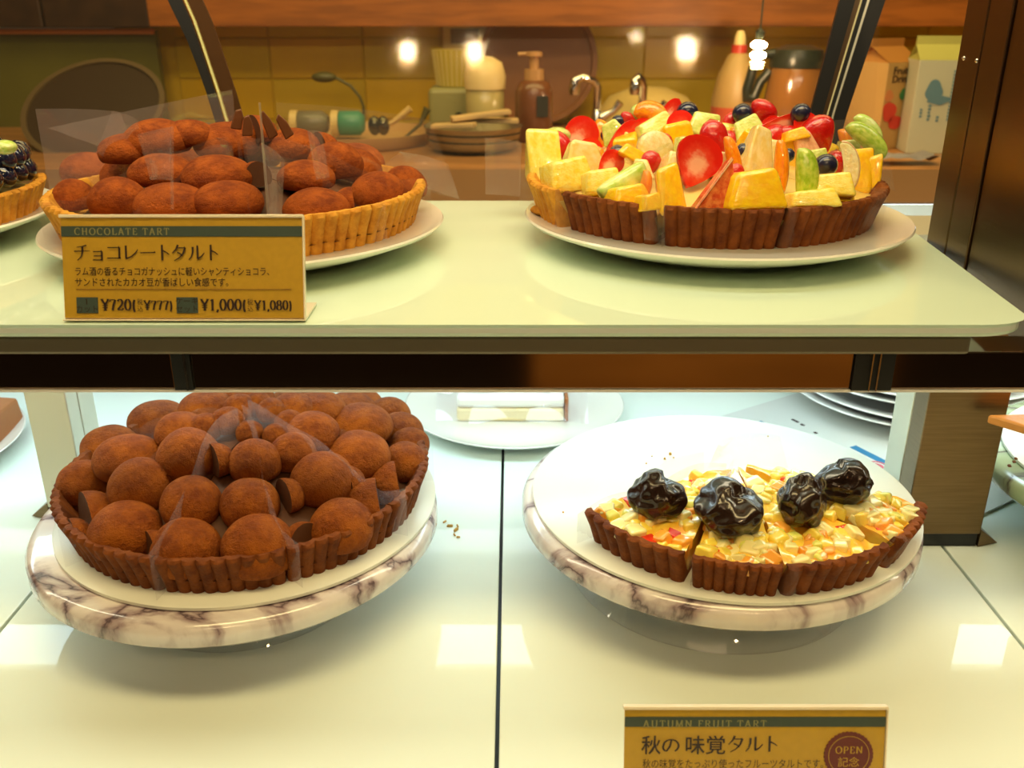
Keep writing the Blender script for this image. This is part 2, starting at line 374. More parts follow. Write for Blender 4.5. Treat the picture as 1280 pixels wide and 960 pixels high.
# worktop with drawers
WOOD = mat('warm_wood', (.42, .19, .06), .45, var=.35, vscale=6, stretch=(1, 6, 12))
STEELK = mat('worktop_steel', (.34, .27, .18), .32, .7)
t = thing('kitchen_worktop', 'long kitchen worktop with wooden drawers behind the glass case', 'worktop', (.2, 1.7, -.3))
link('worktop_slab', MB().box(-1.2, 1.2, 1.36, 1.975, .155, .172).mesh(WOOD, bevel=.003), t)
for k in range(9):
    dr = link('drawer', MB().box(-1.18+k*.262, -.926+k*.262, 1.375, 1.9, .065, .152).mesh(WOOD, bevel=.003), t)
    link('drawer_handle', MB().box(-1.09+k*.262, -1.01+k*.262, 1.366, 1.375, .128, .134).mesh(CHROME, bevel=.001), dr)
    link('cupboard_door', MB().box(-1.18+k*.262, -.926+k*.262, 1.375, 1.9, -.3, .060).mesh(mat('cupboard_brown', (.14, .07, .035), .5), bevel=.003), t)
WT = .172
exec_marker = None
def kt(y, z=.2): return y*math.cos(PITCH)-(z-CH)*math.sin(PITCH)      # depth along the lens axis
def at_y(u, y, z): return Vector(((u-640)/F*kt(y, z), y, z))
def vz(v, y): return CH + y*(-math.tan(PITCH-math.atan((480-v)/F)))   # height seen at row v, distance y
S15 = kt(1.6)/F    # metres per pixel at the worktop

# milk and juice cartons
def carton(x, y, wd, ht, rot, mats, name, label, group=None):
    t = thing(name, label, 'carton', (x, y, WT), group); t.rotation_euler = (0, 0, rot)
    h = wd/2; top = ht
    link('carton_body', MB().box(-h, h, -h, h, 0, top).mesh(mats[0], bevel=.0015), t, local=True)
    g = MB().add([(-h, -h, top), (h, -h, top), (h, h, top), (-h, h, top), (-h, 0, top+wd*.36), (h, 0, top+wd*.36), (-h*.55, 0, top+wd*.34), (h*.55, 0, top+wd*.34)],
                 [(0, 1, 5, 4), (2, 3, 4, 5), (0, 4, 6), (3, 6, 4), (0, 6, 3), (1, 7, 5), (2, 5, 7), (1, 2, 7)])
    link('carton_gable', g.mesh(mats[1]), t, local=True)
    link('carton_fin', MB().box(-h, h, -.001, .001, top+wd*.34, top+wd*.36+.014).mesh(mats[1]), t, local=True)
    return t
def blob(t, name, x, z, rx, rz, y, m, n=20, lab=None, wob=.12, th=.0006):
    ph = random.random()*9
    pl = [(x+rx*math.cos(2*pi*k/n)*(1+wob*math.sin(3*2*pi*k/n+ph)), z+rz*math.sin(2*pi*k/n)*(1+wob*math.cos(2*2*pi*k/n+ph))) for k in range(n)]
    return link(name, MB().prism(pl, y-th, y).mesh(m), t, local=True, label=lab)
def text_mesh(s, size, m, align='LEFT', ext=.0, bold=0, sx=1.0, sp=1.0):
    c = bpy.data.curves.new('txt', 'FONT'); c.body = s; c.size = size; c.align_x = align; c.extrude = ext; c.offset = bold; c.space_character = sp; c.resolution_u = 2
    o = bpy.data.objects.new('txt', c); COL.objects.link(o); bpy.context.view_layer.update()
    me = bpy.data.meshes.new_from_object(o.evaluated_get(bpy.context.evaluated_depsgraph_get()))
    bpy.data.objects.remove(o); bpy.data.curves.remove(c)
    me.materials.clear(); me.materials.append(m)
    for v in me.vertices: v.co.x *= sx
    return me
INK = mat('dark_ink', (.035, .015, .012), .6)
CARTON_W = mat('white_carton', (.46, .46, .34), .5)
CARTON_Y = mat('yellow_green_carton', (.40, .38, .10), .5)
BLUEP = mat('blue_print', (.10, .20, .26), .6); REDP = mat('red_print', (.62, .05, .03), .5); PINKP = mat('pink_print', (.62, .25, .33), .5)
GREENP = mat('green_print', (.04, .20, .07), .5); ORP = mat('orange_print', (.60, .22, .08), .5)
milk = carton(at_y(1157, 1.56, .2).x, 1.56, .073, .165, math.radians(-8), (CARTON_W, CARTON_Y), 'milk_carton', 'white gable-top milk carton with blue print standing on the worktop')
R9 = (pi/2, 0, 0)
milk.scale = (1, 1, .87)
blob(milk, 'printed_figure', -.008, .112, .013, .018, -.0368, BLUEP, lab='blue printed figure')
blob(milk, 'printed_figure', -.002, .098, .018, .010, -.0370, BLUEP, wob=.3, lab='blue printed shape')
for k, (x, z0, z1) in enumerate(((.020, .06, .15), (.026, .11, .15), (-.022, .065, .085), (-.010, .06, .09), (.004, .058, .075))):
    m = MB()
    for j in range(int((z1-z0)/.006)):
        m.box(x-.0025, x+.0025*random.uniform(.2, 1), -.0374, -.0366, z0+j*.006, z0+j*.006+.004)
    link('printed_text', m.mesh(BLUEP), milk, local=True)
juice = carton(at_y(1100, 1.60, .2).x, 1.62, .078, .160, math.radians(30), (mat('peach_carton', (.50, .30, .10), .5), mat('orange_gable', (.42, .18, .04), .5)), 'juice_carton', 'juice carton printed with red pink and green fruit beside the milk carton')
juice.scale = (1, 1, .86)
link('carton_side_print', MB().box(.0385, .0396, -.038, .038, .001, .158).mesh(mat('pale_green_print', (.34, .42, .22), .5)), juice, local=True)
for x, z, rx, rz, m in ((-.022, .07, .016, .020, REDP), (-.005, .05, .016, .014, REDP), (.022, .072, .013, .016, PINKP), (.026, .048, .012, .016, PINKP), (.006, .102, .008, .010, GREENP), (-.028, .10, .010, .01, ORP)):
    blob(juice, 'printed_fruit', x, z, rx, rz, -.0396, m)
for s, z in (('Fruits', .139), ('Drink', .124)):
    link('printed_word', text_mesh(s, .019, INK, 'CENTER', .0002, .0003), juice, loc=(-.004, -.0402, z), rot=R9, local=True)
# blobs on the juice carton's side face
for yy, z, m in ((.0, .10, GREENP), (-.01, .06, PINKP), (.012, .03, BLUEP)):
    link('printed_fruit', MB().ell((0, 0, 0), (.0006, .011, .014), 14, 8).mesh(m, True), juice, loc=(.0398, yy, z), local=True)
# kettle with black lid and handle
K = at_y(985, 1.62, WT); k = thing('water_kettle', 'brown kettle with black lid and black side handle on the worktop', 'kettle', K)
BPL = mat('black_plastic', (.018, .022, .014), .3)
link('kettle_body', MB().lathe([(.046, 0), (.050, .01), (.049, .07), (.043, .125), (.040, .130)], 32).mesh(mat('amber_glass_body', (.22, .09, .02), .15, coat=.5), True), k, local=True)
link('kettle_lid', MB().lathe([(.044, .128), (.045, .140), (.040, .156), (.022, .163), (0, .164)], 32).mesh(BPL, True), k, local=True)
link('kettle_handle', MB().tube([(-.036, 0, .150), (-.058, 0, .148), (-.072, 0, .128), (-.080, 0, .092), (-.080, 0, .078), (-.066, 0, .080), (-.058, 0, .105), (-.044, 0, .122)], [.008]*8, 10).mesh(BPL, True), k, local=True)
# spray bottle, pump bottle
q = at_y(914, 1.66, WT); k = thing('squeeze_bottle', 'pale plastic bottle with red collar and red label beside the kettle', 'bottle', q)
link('bottle_body', MB().lathe([(.036, 0), (.040, .004), (.040, .075), (.032, .115), (.018, .145), (.012, .150)], 28).mesh(mat('cream_plastic', (.38, .24, .08), .4), True), k, local=True)
link('bottle_label', MB().lathe([(.0404, .028), (.0404, .062)], 28).mesh(mat('red_label', (.45, .07, .03), .5), True), k, local=True)
link('bottle_collar', MB().lathe([(.0135, .148), (.0135, .162)], 20).mesh(mat('red_collar', (.5, .04, .02), .4), True), k, local=True)
link('bottle_nozzle', MB().lathe([(.010, .162), (.009, .175), (.006, .184), (0, .185)], 20).mesh(mat('pale_nozzle', (.75, .58, .25), .4), True), k, local=True)
q = at_y(667, 1.68, WT); k = thing('pump_bottle', 'brown soap pump bottle standing on the worktop in front of a round brown disc', 'bottle', q)
BB = mat('brown_bottle', (.16, .055, .02), .3, coat=.3); PP = mat('tan_pump', (.50, .27, .11), .4)
link('bottle_body', MB().lathe([(.030, 0), (.033, .003), (.033, .085), (.026, .100), (.012, .106)], 28).mesh(BB, True), k, local=True)
link('bottle_label', MB().box(.004, .024, -.0345, -.0325, .045, .08).mesh(mat('dark_label', (.03, .03, .025), .4)), k, local=True)
link('pump_collar', MB().lathe([(.017, .104), (.017, .122)], 20).mesh(PP, True), k, local=True)
link('pump_head', MB().lathe([(.008, .122), (.008, .142), (.014, .143), (.014, .150), (0, .151)], 20).tube([(0, 0, .147), (-.028, 0, .146)], .0035, 8).mesh(PP, True), k, local=True)
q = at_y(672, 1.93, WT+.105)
link('reflection_disc', MB().lathe([(.112, 0), (.118, .004), (.118, .012), (.108, .012), (.106, .005), (0, .005)], 56, axis=Matrix.Rotation(math.radians(84), 3, 'X')).mesh(mat('brown_disc', (.22, .085, .025), .45), True), loc=(q.x, q.y, WT+.121), label='large round brown disc at the kitchen wall imitating a reflection', cat='tray')  # brown disc put in place of a round reflection
# faucets
for u, side, lab in ((745, -1, 'chrome tap with a long bent spout left of the white bowl'), (801, -1, 'chrome tap with a short spout in front of the white bowl')):
    q = at_y(u, 1.74, WT); k = thing('water_tap', lab, 'tap', q, 'chrome taps at the kitchen sink')
    link('tap_base', MB().lathe([(.014, 0), (.014, .006), (.010, .01), (.010, .045), (.007, .05)], 20).mesh(CHROME, True), k, local=True)
    r = .030 if u < 780 else .012
    link('tap_spout', MB().tube([(0, 0, .045), (0, 0, .088), (-r*.3, -.006, .100), (-r, -.014, .106), (-r*1.4, -.018, .100), (-r*1.45, -.018, .083), (-r*1.45, -.018, .076)], [.0075, .0075, .0075, .008, .009, .010, .008], 12).mesh(CHROME, True), k, local=True)
    link('tap_lever', MB().tube([(.008, 0, .035), (.030, 0, .045), (.042, -.004, .062)], [.009, .006, .008], 10).mesh(CHROME, True), k, local=True)
# upturned white bowl, jug jar, steamer
def lathe_thing(name, label, cat, u, y, prof, m, z=WT, n=36, axis=None):
    q = at_y(u, y, z); return link(name, MB().lathe(prof, n, axis=axis).mesh(m, True), loc=q, label=label, cat=cat)
CREAM = mat('cream_enamel', (.62, .45, .16), .4)
lathe_thing('upturned_bowl', 'large cream bowl upturned behind the chrome taps', 'bowl', 808, 1.86, [(.108, 0), (.108, .006), (.100, .03), (.075, .062), (.035, .078), (0, .081)], CREAM)
k = thing('glass_jar', 'pale glass jar with a bright domed cream lid on worktop', 'jar', at_y(607, 1.70, WT))
link('jar_body', MB().lathe([(.030, .012), (.034, .02), (.034, .085), (.030, .09)], 28).mesh(mat('pale_jar', (.50, .40, .16), .2, coat=.4), True), k, local=True)
link('jar_lid', MB().lathe([(.036, .088), (.037, .11), (.030, .132), (.014, .141), (0, .143)], 28).mesh(mat('cream_lid', (.80, .60, .28), .35), True), k, local=True)
link('jar_foot', MB().lathe([(.026, 0), (.032, .012)], 24).mesh(mat('dark_foot', (.05, .05, .03), .4), True), k, local=True)
k = thing('coffee_grinder', 'olive box shaped machine with a ribbed clear hopper on worktop', 'machine', at_y(571, 1.80, WT))
link('machine_body', MB().box(-.048, .040, -.05, .05, 0, .085).mesh(mat('olive_machine', (.28, .26, .10), .45), bevel=.008), k, local=True)
hp = link('hopper', MB().lathe([(.034, .086), (.042, .150)], 32).mesh(mat('hopper_plastic', (.50, .38, .06), .3), True), k, local=True)
for j in range(14):
    a = pi+pi*j/13
    link('hopper_rib', MB().tube([(.0345*math.cos(a), .0345*math.sin(a), .087), (.0425*math.cos(a), .0425*math.sin(a), .149)], .0016, 6).mesh(mat('rib_plastic', (.60, .48, .16), .3)), hp, local=True)
link('dial', MB().lathe([(.009, 0), (.009, .004), (0, .004)], 16, axis=Matrix.Rotation(pi/2, 3, 'X')).mesh(BPL, True), k, loc=(.008, -.052, .035), local=True)
# framed switch panel on the wall
q = PY(581, 45, 1.975); k = thing('wall_switch', 'cream framed switch panel mounted on yellow tiled wall', 'switch', q)
link('switch_frame', MB().box(-.045, .045, -.006, 0, -.033, .033).mesh(mat('cream_frame', (.70, .52, .16), .4), bevel=.003), k, local=True)
link('switch_window', MB().box(-.028, .028, -.009, -.0055, -.014, .014).mesh(mat('brown_window', (.22, .12, .03), .3), bevel=.001), k, local=True)
# gooseneck lamp
k = thing('gooseneck_lamp', 'small dark gooseneck lamp bending left above the bottles', 'lamp', at_y(456, 1.85, WT))
link('lamp_neck', MB().tube([(0, 0, 0), (0, 0, .045), (-.006, 0, .062), (-.022, 0, .082), (-.045, 0, .095), (-.055, 0, .098)], .0028, 8).mesh(mat('dark_olive_metal', (.09, .08, .025), .4), True), k, local=True)
link('lamp_head', MB().ell((-.072, 0, .098), (.024, .013, .010)).mesh(mat('dark_olive_metal', (.09, .08, .025)), True), k, local=True)
link('lamp_base', MB().lathe([(.02, 0), (.02, .006), (0, .008)], 20).mesh(BPL, True), k, local=True)
# bottles lying in a shallow wooden tray
AX = Matrix.Rotation(pi/2, 3, 'Y')
q = at_y(445, 1.66, WT); link('wooden_tray', MB().lathe([(.125, .0), (.13, .004), (.135, .022), (.131, .022), (.125, .008), (0, .006)], 44).mesh(mat('tan_tray', (.50, .30, .11), .5), True), loc=q, label='wide tan wooden tray holding lying bottles behind the chocolate tart', cat='tray')
def lying(u, z, r, ln, m, mc, lab, rz=0):
    q = at_y(u, 1.655, z); k = thing('lying_bottle', lab, 'bottle', q, 'bottles lying in the wooden tray'); k.rotation_euler = (0, 0, rz)
    link('bottle_body', MB().lathe([(0, -ln), (r*.9, -ln), (r, -ln*.9), (r, ln*.6), (r*.6, ln)], 24, axis=AX).mesh(m, True), k, local=True)
    link('bottle_cap', MB().lathe([(r*1.05, -ln-.012), (r*1.05, -ln), (0, -ln)], 24, axis=AX).mesh(mc, True), k, local=True)
lying(392, WT+.034, .021, .026, mat('smoky_bottle', (.16, .14, .08), .3), CREAM, 'smoky grey bottle with cream cap lying in the tray')
lying(440, WT+.034, .021, .022, mat('teal_bottle', (.05, .24, .14), .3), CREAM, 'teal bottle with cream cap lying in the tray')
for j, (u, rr) in enumerate(((468, .011), (479, .011))):
    q = at_y(u, 1.60, WT+.036); link('steel_ball_whisk', MB().ell((0, 0, 0), (rr, rr, .016)).mesh(mat('dark_metal', (.10, .09, .05), .15, .9), True), loc=q, label='%s small dark shiny pot beside the wooden ladle in the tray' % ('left' if j == 0 else 'right'), cat='pot', group='small pots in the tray')
q = at_y(492, 1.60, WT+.03); link('wooden_ladle', MB().tube([(-.028, 0, 0), (.0, 0, .012), (.030, 0, .034)], [.003, .004, .006], 8).mesh(mat('pale_wood', (.62, .42, .15), .5), True), loc=q, label='pale wooden ladle handle sticking out of tray to the right', cat='ladle')
q = at_y(533, 1.62, WT); k = thing('kitchen_scissors', 'dark kitchen tongs leaning beside the stacked steel pans', 'tongs', q)
link('tong_arm', MB().tube([(-.055, -.02, .0), (-.01, 0, .035), (.004, 0, .062)], [.002, .003, .007], 8).mesh(mat('dark_olive_metal', (.09, .08, .025)), True), k, local=True)
# stacked steel pans with wooden boards on top
for j in range(3):
    q = at_y(592, 1.56, WT+.001+j*.011)
    link('steel_pan', MB().lathe([(.055, 0), (.078-.003*(2-j), .008), (.082-.003*(2-j), .018), (.080-.003*(2-j), .018), (.053, .003), (0, .003)], 44).mesh(mat('pan_steel', (.45, .42, .34), .22, .9), True), loc=q,
         label='%s shallow steel pan of the stack under the wooden boards' % ('lowest', 'middle', 'topmost')[j], cat='pan', group='shallow steel pans on the worktop')
PW = mat('pale_wood_b', (.66, .45, .20), .5, var=.2, vscale=20)
for j, (dx, dz, ln, rz, ry, lab) in enumerate(((.018, .050, .055, .05, .02, 'pale wooden board lying flat on the stacked pans, lower one'), (.012, .060, .048, .2, -.10, 'pale wooden board tilted on the stacked pans, upper one'), (-.03, .046, .035, -.2, -.05, 'short pale wooden spatula on the stacked pans'))):
    q = at_y(592, 1.55, WT+dz); link('wooden_board', MB().box(-ln, ln, -.014, .014, -.0035, .0035).mesh(PW, bevel=.0015), loc=(q.x+dx, q.y-.02*j, q.z), rot=(0, ry, rz), label=lab, cat='board', group='wooden boards on the pans')
# dark wok leaning at far left, blue grey towel
AXW = Matrix.Rotation(math.radians(72), 3, 'X')
q = at_y(125, 1.62, WT)
k = thing('leaning_wok', 'large dark round wok with tan rim tilted on the worktop behind the left tarts', 'wok', q)
link('wok_bowl', MB().lathe([(.112, 0), (.105, .03), (.075, .055), (.03, .066), (0, .067)], 48, axis=Matrix.Rotation(math.radians(-142), 3, 'X')).mesh(mat('dark_wok', (.040, .022, .010), .45), True), k, loc=(0, 0, .062), local=True)
link('wok_rim', MB().lathe([(.110, -.004), (.119, -.004), (.119, .004), (.110, .004)], 48, axis=Matrix.Rotation(math.radians(-142), 3, 'X'), closed=True).mesh(mat('tan_rim', (.11, .07, .028), .5), True), k, loc=(0, 0, .062), local=True)
# grey cloth bundle on the worktop at right
q = at_y(1128, 1.42, WT); link('folded_cloth', MB().grid(lambda i, j: Vector(((i-.5)*.10, (j-.5)*.05, .012+.009*nz((i*4, j*3, 2)))), 16, 10).mesh(mat('grey_cloth', (.22, .20, .20), .8), True), loc=q, label='crumpled grey cloth lying on the worktop in front of the milk carton', cat='cloth')
for j, (u, wd) in enumerate(((820, .03), (880, .02))): pass

# ================================================================== warm shop behind the customer
link('floor_shop', MB().box(-3, 3, -4.5, -.02, -.92, -.90).mesh(mat('shop_floor', (.03, .016, .010), .4, var=.3, vscale=2)), kind='structure')
k = thing('reflected_table', 'unseen orange wooden table behind the viewer, added for its reflection in the fascia', 'table', (.36, -.75, -.9))  # unseen table added so the fascia reflects orange
OW = mat('orange_display_wood', (.90, .40, .08), .45, var=.25, vscale=5, stretch=(1, 6, 6))
link('table_top', MB().box(.03, .68, -1.0, -.55, .03, .06).mesh(OW, bevel=.004), k)
link('front_panel', MB().box(.04, .67, -.60, -.57, -.86, .03).mesh(OW, bevel=.003), k)
for a, b in ((.05, -.62), (.66, -.62), (.05, -.97), (.66, -.97)): link('leg', MB().box(a-.01, a+.01, b-.02, b+.02, -.9, .03).mesh(OW), k)
LAMPC = mat('lamp_glow', (1, .70, .36), .5, emit=260)
COILM = mat('lamp_coil_glow', (1, .62, .25), .5, emit=22)
def lamp_pos(u, v, D):
    n = Vector((0, -math.cos(TILT), math.sin(TILT))); p = on_back(u, v); d = ray(u, v).normalized()
    r = d-2*d.dot(n)*n; return p+r*D
for (u, v, D, r) in ((509, 66, 1.75, .018), (593, 66, 1.75, .019), (858, 63, 1.75, .022), (948, 64, 0, .0115), (795, 46, 2.6, .009)):
    q = lamp_pos(u, v, D) if D else PY(u, v, 1.45)  # the bulb above the kettle is added to imitate a lamp reflection
    k = thing('pendant_lamp', {509: 'warm coiled bulb in the shop, seen reflected leftmost in the rear glass', 593: 'warm coiled bulb in the shop, reflected above the glass jar', 858: 'largest warm coiled bulb in the shop, reflected left of the red collared bottle', 948: 'small warm coiled bulb imitating a lamp reflection above the kettle', 795: 'distant small warm bulb, reflected above the taps'}[u], 'lamp', q, 'warm coiled pendant bulbs')
    link('bulb', MB().ell((0, 0, r*.75), (r, r, r*.5)).ell((0, 0, -r*.5), (r, r, r*.5)).mesh(LAMPC, True), k, local=True)
    for j in range(3): link('bulb_coil', MB().ell((0, 0, 0), (r*(.95-.08*j), r*.9, r*.11)).mesh(COILM, True), k, loc=(0, 0, -r*(1.35+.36*j)), local=True)
    link('lamp_socket', MB().lathe([(r*.5, r*1.45), (r*.6, r*2.4), (r*.12, r*2.8), (r*.1, .6)], 12).mesh(BPL, True), k, local=True)

# ================================================================== plates and stands
def plate_mesh(r, h=.016):
    return MB().lathe([(r*.50, 0), (r*.62, .001), (r*.82, h*.45), (r*.985, h-.0022), (r, h-.0005), (r*.992, h), (r*.96, h-.0018), (r*.80, h*.48), (r*.66, .0050), (0, .0046)], 96).mesh(PORC, 'all')
def flat_plate_mesh(r, h=.020):
    return MB().lathe([(r*.55, 0), (r*.66, .0012), (r*.84, h*.45), (r*.985, h-.0035), (r, h-.0012), (r*.994, h), (r*.97, h-.0008), (r*.93, h-.0032), (0, h-.0035)], 96).mesh(PORC, 'all')
def cake_stand(x, y, label, rb, ring_r, ring, wp_r, wp_off, wplabel, hgt=.060):
    t = thing('marble_cake_stand', label, 'cake stand', (x, y, 0), 'marble cake stands of the lower case')
    th = .0175; z0 = hgt-th; mm_ = GMARBLE if x > .4 else MARBLE
    link('marble_board', MB().lathe([(rb*.9, z0), (rb-.003, z0+.0008), (rb, z0+.004), (rb, hgt-.005), (rb-.0025, hgt-.0012), (rb-.007, hgt), (0, hgt)], 120).mesh(mm_, 'all'), t, local=True)
    link('glass_foot', MB().lathe([(ring_r, .0005), (ring_r*.93, .008), (ring_r*.72, z0-.003), (ring_r*.72, z0), (ring_r*.69, z0), (ring_r*.69, z0-.003), (ring_r*.90, .008), (ring_r*.975, .0005)], 96, closed=True).mesh(ring, 'all'), t, local=True, label='clear glass pedestal foot')
    link('white_cake_board', MB().lathe([(wp_r-.001, 0), (wp_r, .0008), (wp_r, .0028), (wp_r-.0012, .0034), (0, .0034)], 120).mesh(MELA, 'all'), loc=(x+wp_off[0], y+wp_off[1], hgt+.0003), label=wplabel, cat='cake board', group='round white cake boards')
    return t
RINGM = film_mat('clear_foot_glass', .03, (.8, .85, .85), .10)
cake_stand(-.192, .572, 'white and grey veined marble cake stand under the lower chocolate tart', .1385, .085, RINGM, .1300, (.007, .006), 'round white board between the marble stand and the chocolate tart')
cake_stand(.148, .590, 'marble cake stand on a clear glass foot under the autumn fruit tart', .1405, .105, RINGM, .1360, (.003, -.001), 'round white board with crumbs under the autumn fruit tart')
cake_stand(.520, .635, 'green tinted marble cake stand at the right edge behind the steel post', .146, .10, RINGM, .132, (.004, 0), 'round pale board at right edge under the orange pie slice')
ZU = .230
link('cake_plate', flat_plate_mesh(.1365), loc=(-.185, .645, ZU), label='white plate on the glass shelf under the upper chocolate tart', cat='plate', group='white plates on the glass shelf')
link('cake_plate', flat_plate_mesh(.1370), loc=(.1465, .668, ZU), label='white plate on the glass shelf under the fresh fruit tart', cat='plate', group='white plates on the glass shelf')
link('cake_plate', flat_plate_mesh(.1400), loc=(-.4815, .665, ZU), label='white plate at the left edge under the blueberry tart', cat='plate', group='white plates on the glass shelf')
PT = ZU+.0166

# ================================================================== tarts
def pol(cx, cy, r, ph): return (cx+r*math.sin(ph), cy-r*math.cos(ph))
def crust_mesh(ctr, Rb, Rt, h, p0, p1, m, nf=9, rim=.004, depth=.0024):
    """fluted pastry case of one slice, coordinates relative to the tart centre, z from 0"""
    n = nf*6; secs = []
    for k in range(n+1):
        u = k/n; ph = p0+(p1-p0)*u; fl = abs(math.sin(pi*u*nf))
        d = depth*(fl**.6); jag = .0008*nz((ph*25, Rb*50, 3.3))
        pr = [(Rb-depth+d, 0), (Rb-depth+d+(Rt-Rb)*.5, h*.5), (Rt-depth+d+.0006, h*.93), (Rt-depth+d*.9-.0006, h+jag), (Rt-depth+d*.5-rim, h+jag*.6), (Rb-rim-.004, h*.35), (Rb*.5, .004), (.004, .004), (.004, 0), (Rb*.6, 0)]
        secs.append([Vector((*pol(0, 0, r, ph), z)) for r, z in pr])
    q = MB(); L = len(secs[0]); vs = [v for s in secs for v in s]
    fs = [(k*L+j, k*L+(j+1) % L, (k+1)*L+(j+1) % L, (k+1)*L+j) for k in range(n) for j in range(L)]
    fs += [tuple(range(L)), tuple(n*L+j for j in range(L))[::-1]]
    q.add(vs, fs); return q.mesh(m, True)
def fill_mesh(R, z0, hf, p0, p1, m, bumpy=.0015, nr=10, na=12, seed=0):
    q = MB(); vs = []; fs = []; K = nr+1
    for a in range(na+1):
        ph = p0+(p1-p0)*a/na
        for r in range(nr+1):
            rr = .004+(R-.004)*r/nr; x, y = pol(0, 0, rr, ph)
            vs.append(Vector((x, y, hf(rr)+bumpy*nz((x*90, y*90, seed)))))
    nb = len(vs)
    for a in range(na+1):
        ph = p0+(p1-p0)*a/na
        for r in (0, nr):
            rr = .004+(R-.004)*r/nr; x, y = pol(0, 0, rr*(.90 if r else 1), ph); vs.append(Vector((x, y, z0)))
    fs = [(a*K+r, a*K+r+1, (a+1)*K+r+1, (a+1)*K+r) for a in range(na) for r in range(nr)]
    for a in range(na): fs += [(a*K+nr, nb+a*2+1, nb+a*2+3, (a+1)*K+nr), (a*K, (a+1)*K, nb+a*2+2, nb+a*2), (nb+a*2, nb+a*2+2, nb+a*2+3, nb+a*2+1)]
    fs += [tuple(list(range(K))+[nb+1, nb])[::-1], tuple([na*K+r for r in range(K)]+[nb+na*2+1, nb+na*2])]
    q.add(vs, fs); return q.mesh(m, True)
def film_sheet(R, hf, ph, ext=.004, top=.010, wav=.002, seed=0, z0=.002, fold=0, fm=None):
    """one cellophane sheet standing on the cut side of a slice, its outer edge curling around the crust"""
    def fn(i, j):
        r = .006+(R+ext-.006)*i; a = ph+wav/(r+.02)*math.sin(i*7+seed)+fold*max(0, i-.86)*3
        x, y = pol(0, 0, r, a); hh = hf(min(r, R))+top+.003*math.sin(i*11+seed*2)
        off = .0012*nz((i*6, j*5, seed)); c, s = pol(0, 0, 1, a)
        return Vector((x+s*-off*1.0, y+c*off, z0+(hh-z0)*j))
    return MB().grid(fn, 24, 6).mesh(fm or FILM, 'all', weld=False)
def slice_root(kind, label, cx, cy, zb, pm, group): return thing(kind, label, 'tart slice', (cx+.06*math.sin(pm), cy-.06*math.cos(pm), zb), group)

# chocolate mounds ------------------------------------------------------
def mound_mesh(seed, cut=None, m=COCOA):
    bm = bmesh.new(); bmesh.ops.create_icosphere(bm, subdivisions=4, radius=1)
    for v in bm.verts:
        p = v.co.copy(); v.co *= 1+.045*nz(p*1.1+Vector((seed*3, 0, 0)))+.008*nz(p*7+Vector((seed, 2, 0)))
        if v.co.z < -.45: v.co.z = -.45+(v.co.z+.45)*.2
        v.co.z *= .95+.05*nz((seed, 1, 2))
    if cut is not None:
        g = bm.verts[:]+bm.edges[:]+bm.faces[:]
        nv = Vector((math.cos(cut), math.sin(cut), .10)).normalized()
        bmesh.ops.bisect_plane(bm, geom=g, plane_co=nv*.12, plane_no=nv, clear_outer=True)
        ed = [e for e in bm.edges if e.is_boundary]; r = bmesh.ops.contextual_create(bm, geom=ed)
        for f in r['faces']: f.material_index = 1
    bmesh.ops.recalc_face_normals(bm, faces=bm.faces[:])
    me = bpy.data.meshes.new('mound'); bm.to_mesh(me); bm.free(); me.materials.append(m); me.materials.append(MOUSSE)
    me.polygons.foreach_set('use_smooth', [True]*len(me.polygons)); me.set_sharp_from_angle(angle=math.radians(50)); return me
def make_var(m): return [mound_mesh(s, None, m) for s in range(5)], [mound_mesh(7+k, c, m) for k, c in enumerate((-.6, -2.5, -1.2, .2))]
def hit(u, v, cx, cy, zb, hf, R):
    d = ray(u, v); best = None
    for k in range(700):
        y = .38+k*.0007; p = CAMP+d*(y/d.y); r = math.hypot(p.x-cx, p.y-cy)
        if r > R+.02: continue
        gap = p.z-(zb+hf(r))
        if best is None or gap < best[0]-1e-6: best = (gap, p)
        if gap <= 0: return p
    return best[1] if best else CAMP+d*(cy/d.y)
